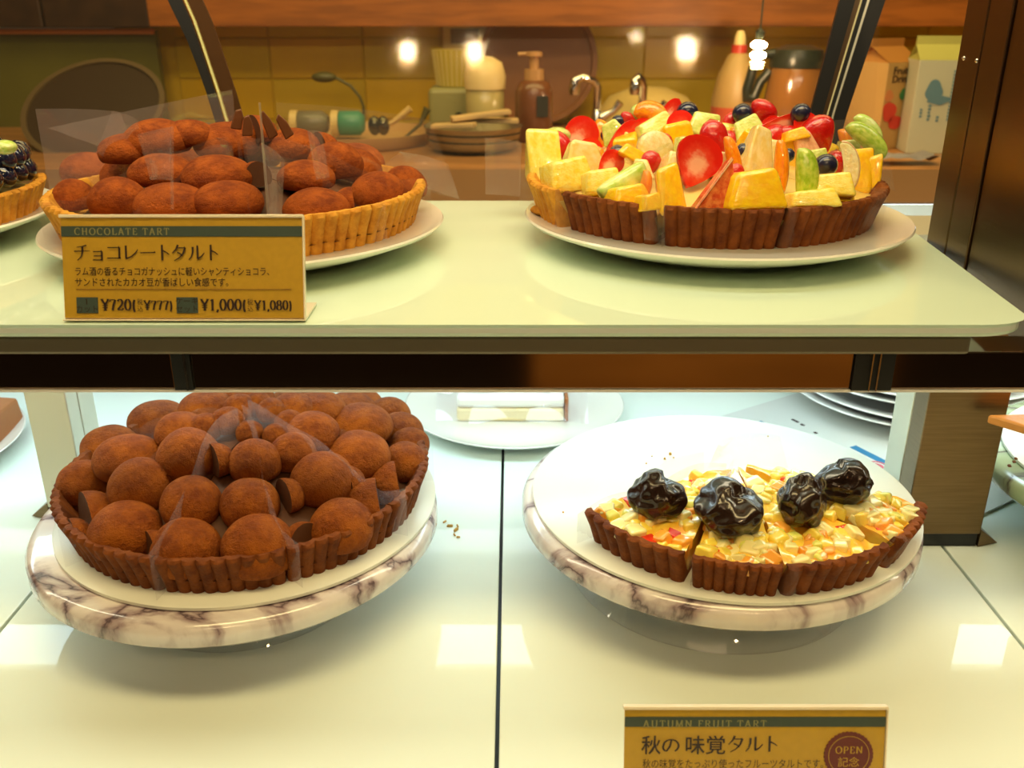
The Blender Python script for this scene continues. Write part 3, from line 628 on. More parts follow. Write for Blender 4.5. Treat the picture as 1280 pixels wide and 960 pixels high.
def choc_tart(cx, cy, zb, Rb, Rt, ch, hf, off, nsl, names, mounds, var, extra, crustm, place, group, gr, film_top):
    full, cuts = var; roots = []
    for k in range(nsl):
        p0 = off+2*pi*k/nsl+.006; p1 = off+2*pi*(k+1)/nsl-.006; pm = (p0+p1)/2
        t = slice_root('chocolate_tart_slice', names[k], cx, cy, zb, pm, group); roots.append(t)
        me = crust_mesh(None, Rb, Rt, ch, p0, p1, crustm)
        o = link('crust', me, t, loc=(cx, cy, zb))
        link('filling', fill_mesh(Rt-.006, .004, lambda r: hf(r)-.014, p0, p1, MOUSSE, seed=k), t, loc=(cx, cy, zb))
        link('clear_film', film_sheet(Rt, hf, p0, top=film_top+(.010 if k in (0, 9, 1) and cy < .6 else 0), seed=k, fold=.06, wav=(.004 if cy < .6 else .002), fm=FILM2 if k in (0, 9, 1) and cy < .6 else None), t, loc=(cx, cy, zb))
    def which(p):
        ph = math.atan2(p.x-cx, cy-p.y); return roots[int(((ph-off) % (2*pi))/(2*pi/nsl)) % nsl]
    taken = []
    for i, mm in enumerate(mounds):
        u, v, ru, rv = mm[:4]; c = mm[4] if len(mm) > 4 else None
        p = hit(u, v, cx, cy, zb, hf, Rt); tt = p.y*math.cos(PITCH)-(p.z-CH)*math.sin(PITCH)
        d_ = ray(u, v); a = ru*gr*tt/F; el = PITCH+.05; b = rv*gr*1.08*tt/F
        cc = math.sqrt(max(b*b-(a*math.sin(el)*.9)**2, (.60*a)**2))/math.cos(el); cc = min(cc, a*1.0)
        p = p+d_.normalized()*.010; taken.append((p.x, p.y, a))
        me = full[i % 5] if c is None else cuts[c]
        link('chocolate_mound', me, which(p), loc=p, rot=(0, 0, (i*1.7 if c is None else 0)), scale=(a, min(a, .026), cc))
    for ring, n, rr in extra:
        for j in range(n):
            ph = off+.15+2*pi*j/n; x, y = pol(cx, cy, ring, ph)
            if all(math.hypot(x-q[0], y-q[1]) > rr*1.25 for q in taken) and (math.cos(ph) < place):
                p = Vector((x, y, zb+hf(ring)-.003)); taken.append((x, y, rr))
                link('chocolate_mound', full[j % 5], which(p), loc=p, rot=(0, 0, j), scale=(rr, rr, rr*.85))
    return roots
POS10 = ['front', 'front right', 'right', 'rear right', 'back right', 'back', 'back left', 'rear left', 'left', 'front left']
def names_for(fmt, order): return [fmt % o for o in order]
# lower tart
LX, LY, LZ = -.186, .580, .0637
hfL = lambda r: .062-.038*min(1, r/.112)**2
ML = [(323,686,44,41),(233,688,41,40),(157,666,43,36),(190,690,27,26,1),(112,650,36,34,1),(92,668,20,26,1),(427,660,38,38),(380,676,24,26,0),
      (312,632,35,33),(240,630,36,35),(176,610,38,35),(105,606,31,32),(160,575,40,30),(138,560,34,26),(236,571,37,33),(268,578,24,28,1),(319,579,31,29),(357,622,24,28,1),
      (403,602,38,34),(366,568,28,30),(390,543,33,27),(312,541,16,24),(226,541,30,24),(198,528,35,26),(258,510,32,20),(448,571,38,30),(470,634,38,34,3),(494,608,32,32,3),
      (506,580,28,28),(452,533,37,27),(398,512,33,22),(500,541,28,24),(432,606,24,26,1),(366,512,26,20),(448,507,30,20),(512,556,24,20),(486,520,26,22),(340,515,18,22),(285,528,20,26),(300,512,20,22),(322,508,18,20),(362,530,18,22),(256,536,20,24),(345,545,16,20)]
lowl = ['right of front', 'right', 'rear right', 'back right', 'back', 'back left', 'rear left', 'left', 'left of front', 'front']
seqL = names_for('%s slice of the large dark chocolate tart on the lower marble stand', ['right of front', 'right side', 'rear right', 'back right', 'rearmost', 'back left', 'rear left', 'left side', 'left of front', 'front middle'])
choc_tart(LX, LY, LZ, .1185, .1265, .027, hfL, math.radians(25), 10, seqL, ML, make_var(COCOA), [(.100, 13, .022), (.066, 9, .021), (.03, 5, .02)], CRUST_D, .15, 'slices of the lower chocolate tart', 1.07, .002)
# upper tart
UX, UY, UZ = -.190, .652, PT
hfU = lambda r: .050-.029*min(1, r/.112)**2
MU = [(93,248,24,26),(148,252,34,28),(120,262,22,22,1),(214,258,43,26),(285,254,42,24),(148,207,32,23),(201,217,37,23),(176,221,16,18,1),(272,222,42,24),(284,180,38,26),(197,176,40,24),(109,214,30,22),
      (236,170,30,16),(160,190,34,20),(396,262,40,26),(383,223,34,22),(322,222,20,18,0),(365,186,34,24),(400,190,24,22,1),(442,204,37,23),(473,245,34,28),(440,256,22,24,3),(506,233,26,23),(318,166,26,20,1),(300,170,22,18)]
seqU = names_for('%s slice of the chocolate tart on the upper glass shelf', ['right of front', 'right side', 'rear right', 'back right', 'rearmost', 'back left', 'rear left', 'left side', 'left of front', 'front middle'])
ru_ = choc_tart(UX, UY, UZ, .1205, .1285, .026, hfU, math.radians(18), 10, seqU, MU, make_var(COCOA_L), [(.100, 13, .021), (.066, 9, .020)], CRUST, -.1, 'slices of the upper chocolate tart', 1.08, .006)
# chocolate shards at the centre
SH = mat('dark_chocolate_shard', (.16, .055, .02), .4, bump=.3)
for u, v, a, h in ((309, 156, .1, 12), (334, 155, -.35, 16), (354, 157, -.45, 14), (297, 148, .3, 12)):
    p = PY(u, v, .648); s = .648*F**-1*1.02
    m = MB().prism([(-5*s*1.2, -h*s*1.1), (5*s*1.3, -h*s), (6*s, h*s*.2), (2*s, h*s), (-4*s, h*s*.7)], -.002, .002).mesh(SH, bevel=.0008)
    link('chocolate_shard', m, ru_[8], loc=p, rot=(0, a, .3))
# standing cellophane sheets around the upper chocolate tart
def sheet(parent, pts, y0, y1, m=FILM2, bend=.01, name='clear_film', nx=10, ny=8):
    """pts: four picture corners (lower left, lower right, upper right, upper left) at distances y0 (left) to y1 (right)"""
    c = [PY(*pts[0], y0), PY(*pts[1], y1), PY(*pts[2], y1), PY(*pts[3], y0)]
    def fn(i, j):
        p = (c[0]*(1-i)+c[1]*i)*(1-j)+(c[3]*(1-i)+c[2]*i)*j
        return p+Vector((0, bend*math.sin(pi*i)*(.4+.6*j)+.0012*nz((i*5, j*5, pts[0][0])), 0))
    return link(name, MB().grid(lambda i, j: fn(i, j)-c[0], nx, ny).mesh(m, 'all', weld=False), parent, loc=c[0])
sheet(ru_[7], [(62, 240), (190, 240), (150, 140), (44, 136)], .66, .70)
sheet(ru_[7], [(120, 190), (185, 235), (172, 150), (140, 138)], .64, .65, bend=.004)
sheet(ru_[6], [(170, 200), (300, 200), (290, 112), (60, 160)], .72, .70, bend=.015)
sheet(ru_[8], [(213, 262), (217, 262), (217, 158), (213, 158)], .535, .535, bend=0, m=FILM2)
sheet(ru_[8], [(188, 225), (214, 225), (214, 158), (172, 168)], .55, .535, bend=.003)
sheet(ru_[9], [(336, 272), (352, 272), (356, 200), (326, 178)], .530, .538, bend=.004)
sheet(ru_[9], [(334, 272), (338, 272), (326, 128), (323, 128)], .530, .60, bend=0, m=film_mat('film_edge', .5, (.6, .56, .45)))
sheet(ru_[0], [(395, 225), (412, 222), (402, 165), (384, 163)], .57, .58, bend=.004)
sheet(ru_[2], [(350, 200), (575, 250), (538, 150), (345, 128)], .74, .72, m=FILM, bend=.02)
sheet(ru_[1], [(470, 215), (575, 250), (560, 205), (500, 190)], .70, .70, bend=.01)

# ------------------------------------------------------------------ fruit
def fruit_mat(name, col, col2=None, **k):
    k.setdefault('rough', .16); k.setdefault('coat', .9); k.setdefault('sss', .30); k.setdefault('bump', .5); k.setdefault('bscale', 130); k.setdefault('vscale', 60)
    return mat(name, col, col2=col2, **k)
def straw_face():
    m, nt, b = newmat('strawberry_cut_face')
    tc = nt.nodes.new('ShaderNodeTexCoord'); mp = nt.nodes.new('ShaderNodeMapping'); mp.inputs['Scale'].default_value = (1.5, .5, 1.0); mp.inputs['Location'].default_value = (0, 0, .1)
    g = nt.nodes.new('ShaderNodeTexGradient'); g.gradient_type = 'SPHERICAL'
    n = nt.nodes.new('ShaderNodeTexNoise'); n.inputs['Scale'].default_value = 5; n.inputs['Detail'].default_value = 3
    nt.links.new(tc.outputs['Object'], mp.inputs[0]); nt.links.new(mp.outputs[0], g.inputs[0]); nt.links.new(tc.outputs['Object'], n.inputs['Vector'])
    ad = nt.nodes.new('ShaderNodeMath'); ad.operation = 'MULTIPLY_ADD'; ad.inputs[1].default_value = .5
    nt.links.new(n.outputs[0], ad.inputs[0]); nt.links.new(g.outputs[0], ad.inputs[2])
    cr = nt.nodes.new('ShaderNodeValToRGB'); e = cr.color_ramp.elements
    e[0].position = .45; e[0].color = (.72, .018, .008, 1); e[1].position = 1.05; e[1].color = (.92, .50, .33, 1)
    x = e.new(.72); x.color = (.78, .07, .03, 1)
    nt.links.new(ad.outputs[0], cr.inputs[0]); nt.links.new(cr.outputs[0], b.inputs['Base Color'])
    b.inputs['Roughness'].default_value = .2; b.inputs['Coat Weight'].default_value = .8; b.inputs['Subsurface Weight'].default_value = .2; b.inputs['Subsurface Scale'].default_value = .003; return m
STF = straw_face()
STR = fruit_mat('strawberry_skin', (.66, .012, .008), (.50, .006, .006), bscale=9, bump=.6)
BLU = mat('blueberry_skin', (.012, .014, .045), .25, coat=.6, bump=.1, bscale=8)
ORG = fruit_mat('orange_flesh', (.95, .36, .01), (.90, .24, .005), bscale=10, vscale=5)
MNG = fruit_mat('mango_flesh', (1.0, .62, .01), (.95, .50, .01), bscale=5, vscale=3)
PINE = fruit_mat('pineapple_flesh', (.98, .82, .20), (.95, .68, .06), bscale=9, vscale=3)
PEAR = fruit_mat('pear_flesh', (.88, .74, .36), (.82, .62, .18), bscale=6, vscale=3)
MEL = fruit_mat('green_melon_flesh', (.74, .78, .26), (.56, .66, .12), bscale=6, vscale=3)
KIW = fruit_mat('kiwi_flesh', (.30, .48, .02), (.55, .66, .10), bscale=9, vscale=4)
GMEL = fruit_mat('lime_melon_flesh', (.42, .62, .08), (.68, .76, .30), bscale=6, vscale=2)
PNK = fruit_mat('pink_grapefruit_flesh', (.90, .52, .30), (.82, .40, .22), bscale=14, vscale=6)
BAN = fruit_mat('banana_flesh', (.92, .82, .50), (.85, .68, .30), bscale=6, vscale=4)
FIG = fruit_mat('fig_flesh', (.80, .25, .06), (.62, .08, .02), bscale=10, vscale=4)
SKIN = fruit_mat('red_apple_skin', (.55, .08, .02), (.70, .30, .05))
DEC = {}
def chunk(seed, m, tz=.75, tx=1.0, bv=.20, jit=.20):
    bm = bmesh.new(); bmesh.ops.create_cube(bm, size=2)
    rnd = random.Random(seed)
    for v in bm.verts:
        s = tz if v.co.z > 0 else 1
        v.co = Vector((v.co.x*s*tx+rnd.uniform(-jit, jit), v.co.y*s+rnd.uniform(-jit, jit), v.co.z+rnd.uniform(-jit, jit)))
    bmesh.ops.bevel(bm, geom=bm.edges[:], offset=bv, segments=4, profile=.55, affect='EDGES')
    for v in bm.verts: v.co *= 1+.05*nz(v.co*1.6+Vector((seed, 0, 0)))
    bmesh.ops.recalc_face_normals(bm, faces=bm.faces[:])
    me = bpy.data.meshes.new('chunk'); bm.to_mesh(me); bm.free(); me.materials.append(m)
    me.polygons.foreach_set('use_smooth', [True]*len(me.polygons)); return me
def straw(cut=True):
    q = MB(); n = 28; m = 16
    prof = []
    for j in range(m+1):
        t = j/m; z = 1-2*t; r = math.sin(pi*min(1, t**.8))**.75*(.50+.30*(1-t)) if 0 < t < 1 else 0
        prof.append((max(r, 0)*.98, z))
    q.lathe(prof, n)
    me = q.mesh(STR, 'all'); bm = bmesh.new(); bm.from_mesh(me)
    bmesh.ops.remove_doubles(bm, verts=bm.verts[:], dist=1e-4)
    if cut:
        nv = Vector((0, -1, .0)); bmesh.ops.bisect_plane(bm, geom=bm.verts[:]+bm.edges[:]+bm.faces[:], plane_co=Vector((0, -.10, 0)), plane_no=nv, clear_outer=True)
        r = bmesh.ops.contextual_create(bm, geom=[e for e in bm.edges if e.is_boundary])
        for f in r['faces']: f.material_index = 1
    bmesh.ops.recalc_face_normals(bm, faces=bm.faces[:]); bm.to_mesh(me); bm.free()
    me.materials.append(STF); me.polygons.foreach_set('use_smooth', [True]*len(me.polygons)); me.set_sharp_from_angle(angle=math.radians(45)); return me
def segment(m, thick=.5, full=False):
    """crescent wedge: half-round outline in x-z, rounded"""
    n = 18; q = MB(); vs = []; R = 7
    for k in range(n+1):
        a = pi*k/n - pi/2; wd = math.cos(a)**.7*.62+.02; z = math.sin(a)
        for j in range(R+5):
            t = 2*pi*j/(R+5); vs.append(Vector((wd*math.cos(t)*(.8 if math.cos(t) < 0 else 1)+.25*math.cos(a), thick*wd*1.3*math.sin(t), z)))
    L = R+5
    q.add(vs, [(k*L+j, k*L+(j+1) % L, (k+1)*L+(j+1) % L, (k+1)*L+j) for k in range(n) for j in range(L)]+[tuple(range(L)), tuple(n*L+j for j in range(L))])
    return q.mesh(m, 'all')
def berry():
    q = MB(); q.lathe([(0, -1), (.5, -.87), (.87, -.5), (1, 0), (.87, .5), (.52, .84), (.36, .90), (.30, .86), (.18, .78), (0, .76)], 24)
    return q.mesh(BLU, 'all')
def slicemesh(m, skin=None):
    n = 22; th = .22; pl = []
    for k in range(n+1):
        a = -pi*.5+pi*k/n; pl.append((math.cos(a)*.85, math.sin(a)))
    for k in range(6, -1, -1): pl.append((.18*math.sin(pi*k/6)-.12, -1+2*k/6*.98))
    q = MB().prism(pl, -th, th)
    if skin:
        q.add([Vector((math.cos(-pi/2+pi*k/n)*s, y, math.sin(-pi/2+pi*k/n)*(s/.85))) for k in range(n+1) for s, y in ((.855, -th*1.02), (.93, -th*.8), (.93, th*.8), (.855, th*1.02))],
              [(k*4+j, k*4+(j+1) % 4, k*4+4+(j+1) % 4, k*4+4+j) for k in range(n) for j in range(4)], 1)
        return q.mesh([m, skin], bevel=.03)
    return q.mesh([m], bevel=.07)
def wedge(m, m2):
    q = MB().prism([(-1, -1), (1, -1), (.85, 1)], -.55, .55)
    q.prism([(-1.02, -1), (-.90, -1.02), (.90, .92), (.80, 1.05)], -.60, -.42, mi=1)
    return q.mesh([m, m2], bevel=.07)
V = dict(straw=[straw()], strawfull=[straw(False)], blue=[berry()], orange=[segment(ORG)], orange2=[segment(ORG, .7)], pine=[chunk(1, PINE, jit=.3, bv=.28), chunk(2, PINE, jit=.3, bv=.28)], mango=[chunk(3, MNG, .85, jit=.26, bv=.3), chunk(4, MNG, .6, jit=.3, bv=.3)],
         pear=[chunk(5, PEAR, .55, jit=.3), chunk(6, PEAR, .45)], melon=[chunk(7, MEL, .7), chunk(8, MEL, .6)], kiwi=[segment(KIW, .45)], gmelon=[segment(GMEL, .5)], pink=[chunk(9, PNK, .7)],
         banana=[MB().lathe([(.9, -.35), (1, -.25), (1, .25), (.9, .35), (0, .36)], 24, axis=Matrix.Rotation(pi/2, 3, 'X')).mesh(BAN, 'all')], apple=[slicemesh(BAN, SKIN)], fig=[wedge(FIG, fruit_mat('pale_pith', (.92, .62, .38)))], grape=[MB().ell((0, 0, 0), (1, 1, 1), 24, 14).mesh(GMEL, 'all')])
PN = dict(straw='strawberry_slice', strawfull='strawberry_piece', blue='blueberry', orange='orange_segment', orange2='orange_segment', pine='pineapple_chunk', mango='mango_chunk', pear='pear_chunk', melon='melon_chunk',
          kiwi='kiwi_slice', gmelon='green_melon_slice', pink='grapefruit_chunk', banana='banana_slice', apple='apple_slice', fig='fig_wedge', grape='green_grape')
FX, FY, FZ = .1445, .684, PT
hfF = lambda r: .052-.022*min(1, r/.11)**2
offF = math.radians(-24.6)
ordF = ['front middle', 'right of front', 'right side', 'rear right', 'back right', 'rearmost', 'back left', 'rear left', 'left side', 'left of front']
rF = []
CUSTARD = mat('custard_filling', (.85, .66, .22), .3, coat=.6, sss=.2, bump=.3, bscale=120)
for k in range(10):
    p0 = offF+2*pi*k/10+.010; p1 = offF+2*pi*(k+1)/10-.010; pm = (p0+p1)/2
    cx, cy = FX, FY
    if k == 9: cx, cy = FX-.004, FY+.001
    if k == 8: cx, cy = FX-.009, FY+.003
    t = slice_root('fruit_tart_slice', '%s slice of the fresh fruit tart on the glass shelf' % ordF[k], cx, cy, FZ, pm, 'slices of the fresh fruit tart'); rF.append(t)
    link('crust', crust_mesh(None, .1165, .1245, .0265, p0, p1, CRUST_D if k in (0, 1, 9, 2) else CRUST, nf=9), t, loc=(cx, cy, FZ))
    link('custard', fill_mesh(.118, .004, lambda r: hfF(r)-.012, p0, p1, CUSTARD, seed=k), t, loc=(cx, cy, FZ))
    link('clear_film', film_sheet(.1245, hfF, p0, top=.0, seed=k+3, fold=.05, ext=.006), t, loc=(cx, cy, FZ))
# type, u, v, half width px, half height px, lean (degrees, clockwise in the picture), turn, nearer (m)
FR = [('grape',696,172,17,10,0,0,.02),('pine',677,196,20,28,0,.2,-.01),('strawfull',694,190,17,20,60,0,0),('straw',721,175,17,27,50,0,0),('orange',744,176,15,24,12,0,.004),
 ('pear',725,212,30,29,6,.3,-.006),('pine',706,226,22,18,0,.5,-.004),('melon',766,166,16,12,-30,0,.01),('blue',773,155,9,8,0,0,.02),('strawfull',784,153,9,9,40,0,.02),('straw',783,178,16,27,62,0,-.002),('blue',757,171,7,8,0,0,-.004),
 ('orange2',812,150,16,22,-75,0,.02),('grape',798,143,10,10,0,0,.025),('melon',818,163,26,13,-20,.4,.008),('straw',836,145,8,20,35,0,.02),('strawfull',839,168,10,20,20,0,.004),
 ('banana',819,187,21,19,20,.3,-.006),('straw',762,208,12,18,45,0,-.008),('mango',792,198,20,8,28,0,-.006),('gmelon',776,228,20,34,62,.1,-.010),('orange2',803,238,9,20,10,0,-.006),('mango',783,250,22,12,0,.3,.002),
 ('mango',836,243,16,27,-8,.1,-.010),('mango',812,258,12,10,0,.3,.0),('blue',859,143,13,12,0,0,.02),('melon',880,161,20,14,15,0,.012),('strawfull',862,165,12,9,80,0,.008),
 ('straw',871,205,24,30,25,.1,-.014),('strawfull',894,183,14,28,-12,.1,-.008),('blue',869,182,7,6,0,0,-.028),('fig',888,238,25,31,0,.12,-.018),('orange',913,206,11,32,-12,.1,-.006),('melon',853,188,11,14,0,.2,0),
 ('mango',941,244,31,24,2,.1,-.014),('pear',943,196,19,31,14,.2,-.010),('orange2',972,214,11,35,4,.2,-.008),('orange',968,244,7,22,0,.2,-.012),('blue',929,190,8,9,0,0,-.016),('blue',928,144,12,11,0,0,.015),('strawfull',953,143,14,14,30,0,.022),
 ('strawfull',913,158,9,15,30,0,.018),('melon',936,165,18,14,-20,0,.006),('strawfull',969,178,14,18,-40,0,-.002),('orange2',915,176,10,14,0,0,.006),('straw',984,156,9,34,84,0,.01),
 ('blue',1001,144,12,11,0,0,.012),('strawfull',1024,170,17,21,-30,0,.004),('straw',1034,190,8,27,-52,0,-.006),('pink',1003,188,15,21,-18,.2,-.006),('mango',994,171,13,7,-10,0,-.006),('kiwi',1001,226,17,34,-4,-.1,-.014),
 ('blue',1032,209,14,13,0,0,-.012),('apple',1053,213,15,30,-8,-.3,-.010),('pine',1036,238,20,13,0,0,-.008),('mango',1072,216,17,24,2,-.2,-.004),('mango',1091,219,10,21,4,-.4,-.004),('kiwi',1081,180,14,30,-52,0,.004),('gmelon',1083,165,11,22,-45,0,.014),
 ('orange2',1053,177,9,13,-20,0,.004),('pine',1010,255,24,10,0,.2,-.002),('mango',1050,248,16,9,0,-.2,-.002),('orange',746,200,8,14,0,0,.004),('pear',800,215,14,12,0,0,.002),('pear',840,208,14,14,0,.3,.004),('pine',905,170,16,12,0,0,.014),
 ('straw',735,196,13,20,35,.1,-.002),('straw',853,162,13,20,-30,0,.002),('strawfull',812,208,10,16,20,0,.002),('straw',960,166,12,20,60,0,.004),('straw',1012,160,12,18,-70,0,.006),('strawfull',920,222,8,14,0,0,-.004),('straw',800,168,11,17,40,0,.004),('blue',985,196,8,8,0,0,-.006),('blue',815,176,7,7,0,0,.002),
 ('pear',965,200,14,20,0,0,.004),('strawfull',985,172,12,12,0,0,.002),('melon',1060,192,16,14,0,0,.008),('pine',750,234,18,14,0,.2,.004),('pear',900,208,14,14,0,0,.006),('melon',1020,205,14,14,0,0,.006)]
for i, (ty, u, v, a, b, ln, tn, nr) in enumerate(FR):
    v -= 5 if v > 225 else 2; nr += (.014 if v > 242 else .006 if v > 225 else 0); a *= 1.08; b *= 1.04
    p = hit(u, v, FX, FY, FZ, hfF, .12); p = p+ray(u, v).normalized()*nr
    tt = p.y*math.cos(PITCH)-(p.z-CH)*math.sin(PITCH); sa = a*tt/F; sb = b*tt/F
    if ty in ('straw', 'strawfull'): sx = sa*1.12/.62; sz = sb*1.12; sy = sx*.7
    elif ty in ('orange', 'orange2', 'kiwi', 'gmelon'): sx = sa/.72; sz = sb; sy = max(sx, .008)
    elif ty == 'blue' or ty == 'grape': sx = sy = sa; sz = sb*1.05
    elif ty == 'apple': sx = sa*1.4; sz = sb; sy = sa*1.2
    else: sx = sa*1.05; sz = sb*1.02; sy = min(sx, .013)
    ph = math.atan2(p.x-FX, FY-p.y); k = int(((ph-offF) % (2*pi))/(2*pi/10)) % 10
    me = V[ty][i % len(V[ty])]
    link(PN[ty], me, rF[k], loc=p, rot=(-.25 if ty != 'blue' else -.9, math.radians(ln), tn), scale=(sx, sy, sz))
# fruit filling the unseen back half
rn = random.Random(3)
for ring, n in ((.035, 5), (.068, 9), (.10, 14)):
    for j in range(n):
        ph = pi/2+.2+(pi-.4)*j/max(1, n-1); x, y = pol(FX, FY, ring, ph)
        ty = rn.choice(['pine', 'mango', 'melon', 'strawfull', 'pear', 'kiwi', 'blue']); s = .007 if ty == 'blue' else rn.uniform(.009, .013)
        k = int(((ph-offF) % (2*pi))/(2*pi/10)) % 10
        link(PN[ty], V[ty][0], rF[k], loc=(x, y, FZ+hfF(ring)-.004), rot=(.2, rn.uniform(-1, 1), rn.uniform(0, 6)), scale=(s, s, s*1.2))
sheet(rF[8], [(607, 243), (650, 246), (652, 178), (606, 172)], .66, .665, bend=.004)
sheet(rF[9], [(805, 300), (830, 304), (832, 215), (800, 215)], .548, .550, bend=.004, m=FILM)
sheet(rF[3], [(1040, 200), (1120, 240), (1100, 150), (1030, 152)], .70, .72, bend=.01, m=FILM)
# left fragment of crust with cream at the far left of fruit tart
link('crust_crumb', MB().ell((0, 0, 0), (.012, .010, .004)).mesh(CRUST, True), rF[8], loc=PZ(683, 262, PT+.004))

# ------------------------------------------------------------------ autumn fruit tart (four slices left)
AX_, AY_, AZ_ = .155, .573, .0637
hfA = lambda r: .030-.008*min(1, r/.11)**2
GLZ = mat('glazed_filling', (.95, .66, .08), .12, coat=1, sss=.2, bump=.6, bscale=110, col2=(.95, .42, .02), vscale=70)
DA = [chunk(20, mat('white_apple_dice', (.95, .82, .36), .2, coat=.8, sss=.3), .9, bv=.42), chunk(21, mat('yellow_pear_dice', (.98, .72, .10), .2, coat=.8, sss=.3), .8, bv=.42), chunk(22, mat('orange_dice', (.92, .40, .05), .2, coat=.8, sss=.3), .8, bv=.42), chunk(23, mat('green_grape_dice', (.80, .78, .16), .2, coat=.8, sss=.3), .8, bv=.5)]
RS = chunk(24, mat('red_peel', (.72, .04, .015), .2, coat=.8), .8)
CHN = mat('black_glazed_chestnut', (.020, .008, .004), .25, coat=.45, bump=.15, bscale=2.5)
def nut(seed, m=CHN):
    bm = bmesh.new(); bmesh.ops.create_icosphere(bm, subdivisions=5, radius=1)
    for v in bm.verts:
        p = v.co.normalized(); f = 1+.26*nz(p*1.3+Vector((seed*5, 1, 0)))+.09*(1-abs(nz(p*1.9+Vector((seed, 3, 1)))*2.4))+.012*nz(p*6+Vector((seed, 0, 0)))
        v.co = p*f
        if p.z > .55 and p.x*(-1)**seed > -.2: v.co.z += (p.z-.55)*.7
        v.co.z = max(v.co.z, -.75)
    me = bpy.data.meshes.new('nut'); bm.to_mesh(me); bm.free(); me.materials.append(m); me.polygons.foreach_set('use_smooth', [True]*len(me.polygons)); return me
SLA = [(-64, -26.5, 'leftmost', -.001, 0, 'large black chestnut left'), (-24.5, 1, 'second from left', 0, -.0015, ''), (2, 37, 'third from left', .001, -.001, ''), (40, 68, 'rightmost', .005, .001, '')]
rA = []
for i, (a0, a1, nm, dx, dy, _) in enumerate(SLA):
    p0, p1 = math.radians(a0), math.radians(a1); pm = (p0+p1)/2
    t = slice_root('autumn_tart_slice', '%s slice of the autumn fruit tart with one glossy black chestnut' % nm, AX_+dx, AY_+dy, AZ_, pm, 'slices of the autumn fruit tart'); rA.append(t)
    link('crust', crust_mesh(None, .1130, .1205, .0240, p0, p1, CRUST_D, nf=8), t, loc=(AX_+dx, AY_+dy, AZ_))
    link('glazed_filling', fill_mesh(.1155, .004, lambda r: hfA(r)-.0012, p0, p1, GLZ, seed=i, bumpy=.004, nr=24, na=20), t, loc=(AX_+dx, AY_+dy, AZ_))
    for j in range(73):
        r = .112*math.sqrt(rn.uniform(.05, 1)); ph = rn.uniform(p0+.03, p1-.03); x, y = pol(AX_+dx, AY_+dy, r, ph)
        me = rn.choice([DA[0], DA[0], DA[1], DA[1], DA[2], DA[3], RS if rn.random() < .4 else DA[0]])
        nm_ = {id(DA[0]): 'apple_dice', id(DA[1]): 'pear_dice', id(DA[2]): 'orange_dice', id(DA[3]): 'grape_piece', id(RS): 'red_peel'}[id(me)]
        s = rn.uniform(.0034, .0060)
        link(nm_, me, t, loc=(x, y, AZ_+hfA(r)+rn.uniform(-.003, .000)), rot=(rn.uniform(-.4, .4), rn.uniform(-.4, .4), rn.uniform(0, 6)), scale=(s*1.1, s, s*(.35 if me is RS else .8)))
    link('clear_film', film_sheet(.1205, hfA, p0, top=.004, seed=i+9, fold=.08, ext=.006), t, loc=(AX_+dx, AY_+dy, AZ_))
for i, (u, v, a, b) in enumerate(((821, 621, 33, 30), (911, 638, 42, 35), (1002, 629, 31, 33), (1056, 605, 33, 29))):
    hh = lambda r: hfA(r)+.012
    p = hit(u, v, AX_, AY_, AZ_, hh, .12); tt = p.y*math.cos(PITCH)-(p.z-CH)*math.sin(PITCH); s = a*tt/F/1.0
    link('glazed_chestnut', nut(i+1), rA[i], loc=p, rot=(0, 0, i*2.1), scale=(s, s*.9, b*tt/F/1.15))
# film haze at the tips of the slices
sheet(rA[1], [(885, 585), (985, 585), (975, 545), (900, 550)], .575, .58, bend=.008, m=FILM)
sheet(rA[0], [(780, 640), (880, 590), (880, 565), (810, 590)], .55, .60, bend=.006, m=FILM)
CR = mat('pastry_crumb', (.55, .30, .06), .8)
CRL = iter(['largest crumb behind the autumn tart on the white board', 'crumb just left of the largest one on the autumn board', 'tiny crumb right beside the largest one on the autumn board', 'tiny lone crumb behind the leftmost chestnut', 'faint crumb between the lone crumb and the largest crumb', 'lone crumb at the far left of the autumn board', 'tiny crumb behind the slice tips on the autumn board'])
for u, v, s in ((838, 567, 2.2), (831, 573, 1.8), (842, 572, 1.2), (808, 579, 1.2), (815, 570, 1), (704, 640, 1.2), (960, 545, 1.2)):
    p = PZ(u, v, .0649); link('pastry_crumb', chunk(int(u), CR), loc=p, scale=(s*.0005, s*.0005, s*.0004), label=next(CRL), cat='crumb', group='crumbs on the autumn tart board')
for k, (u, v, s) in enumerate(((562, 657, 2.2), (570, 662, 2.5), (568, 668, 1.5), (573, 671, 1.4), (556, 652, 1.6), (572, 657, 1.6))):
    p = PZ(u, v, .001); link('pastry_crumb', chunk(int(u)+k, CR), loc=p, rot=(0, 0, k), scale=(s*.0011, s*.0004, s*.0004), label='%s brown flake on the white deck between the two stands' % ('upper left', 'largest', 'lower middle', 'lowest', 'uppermost', 'rightmost small')[k], cat='crumb', group='flakes between the two stands')

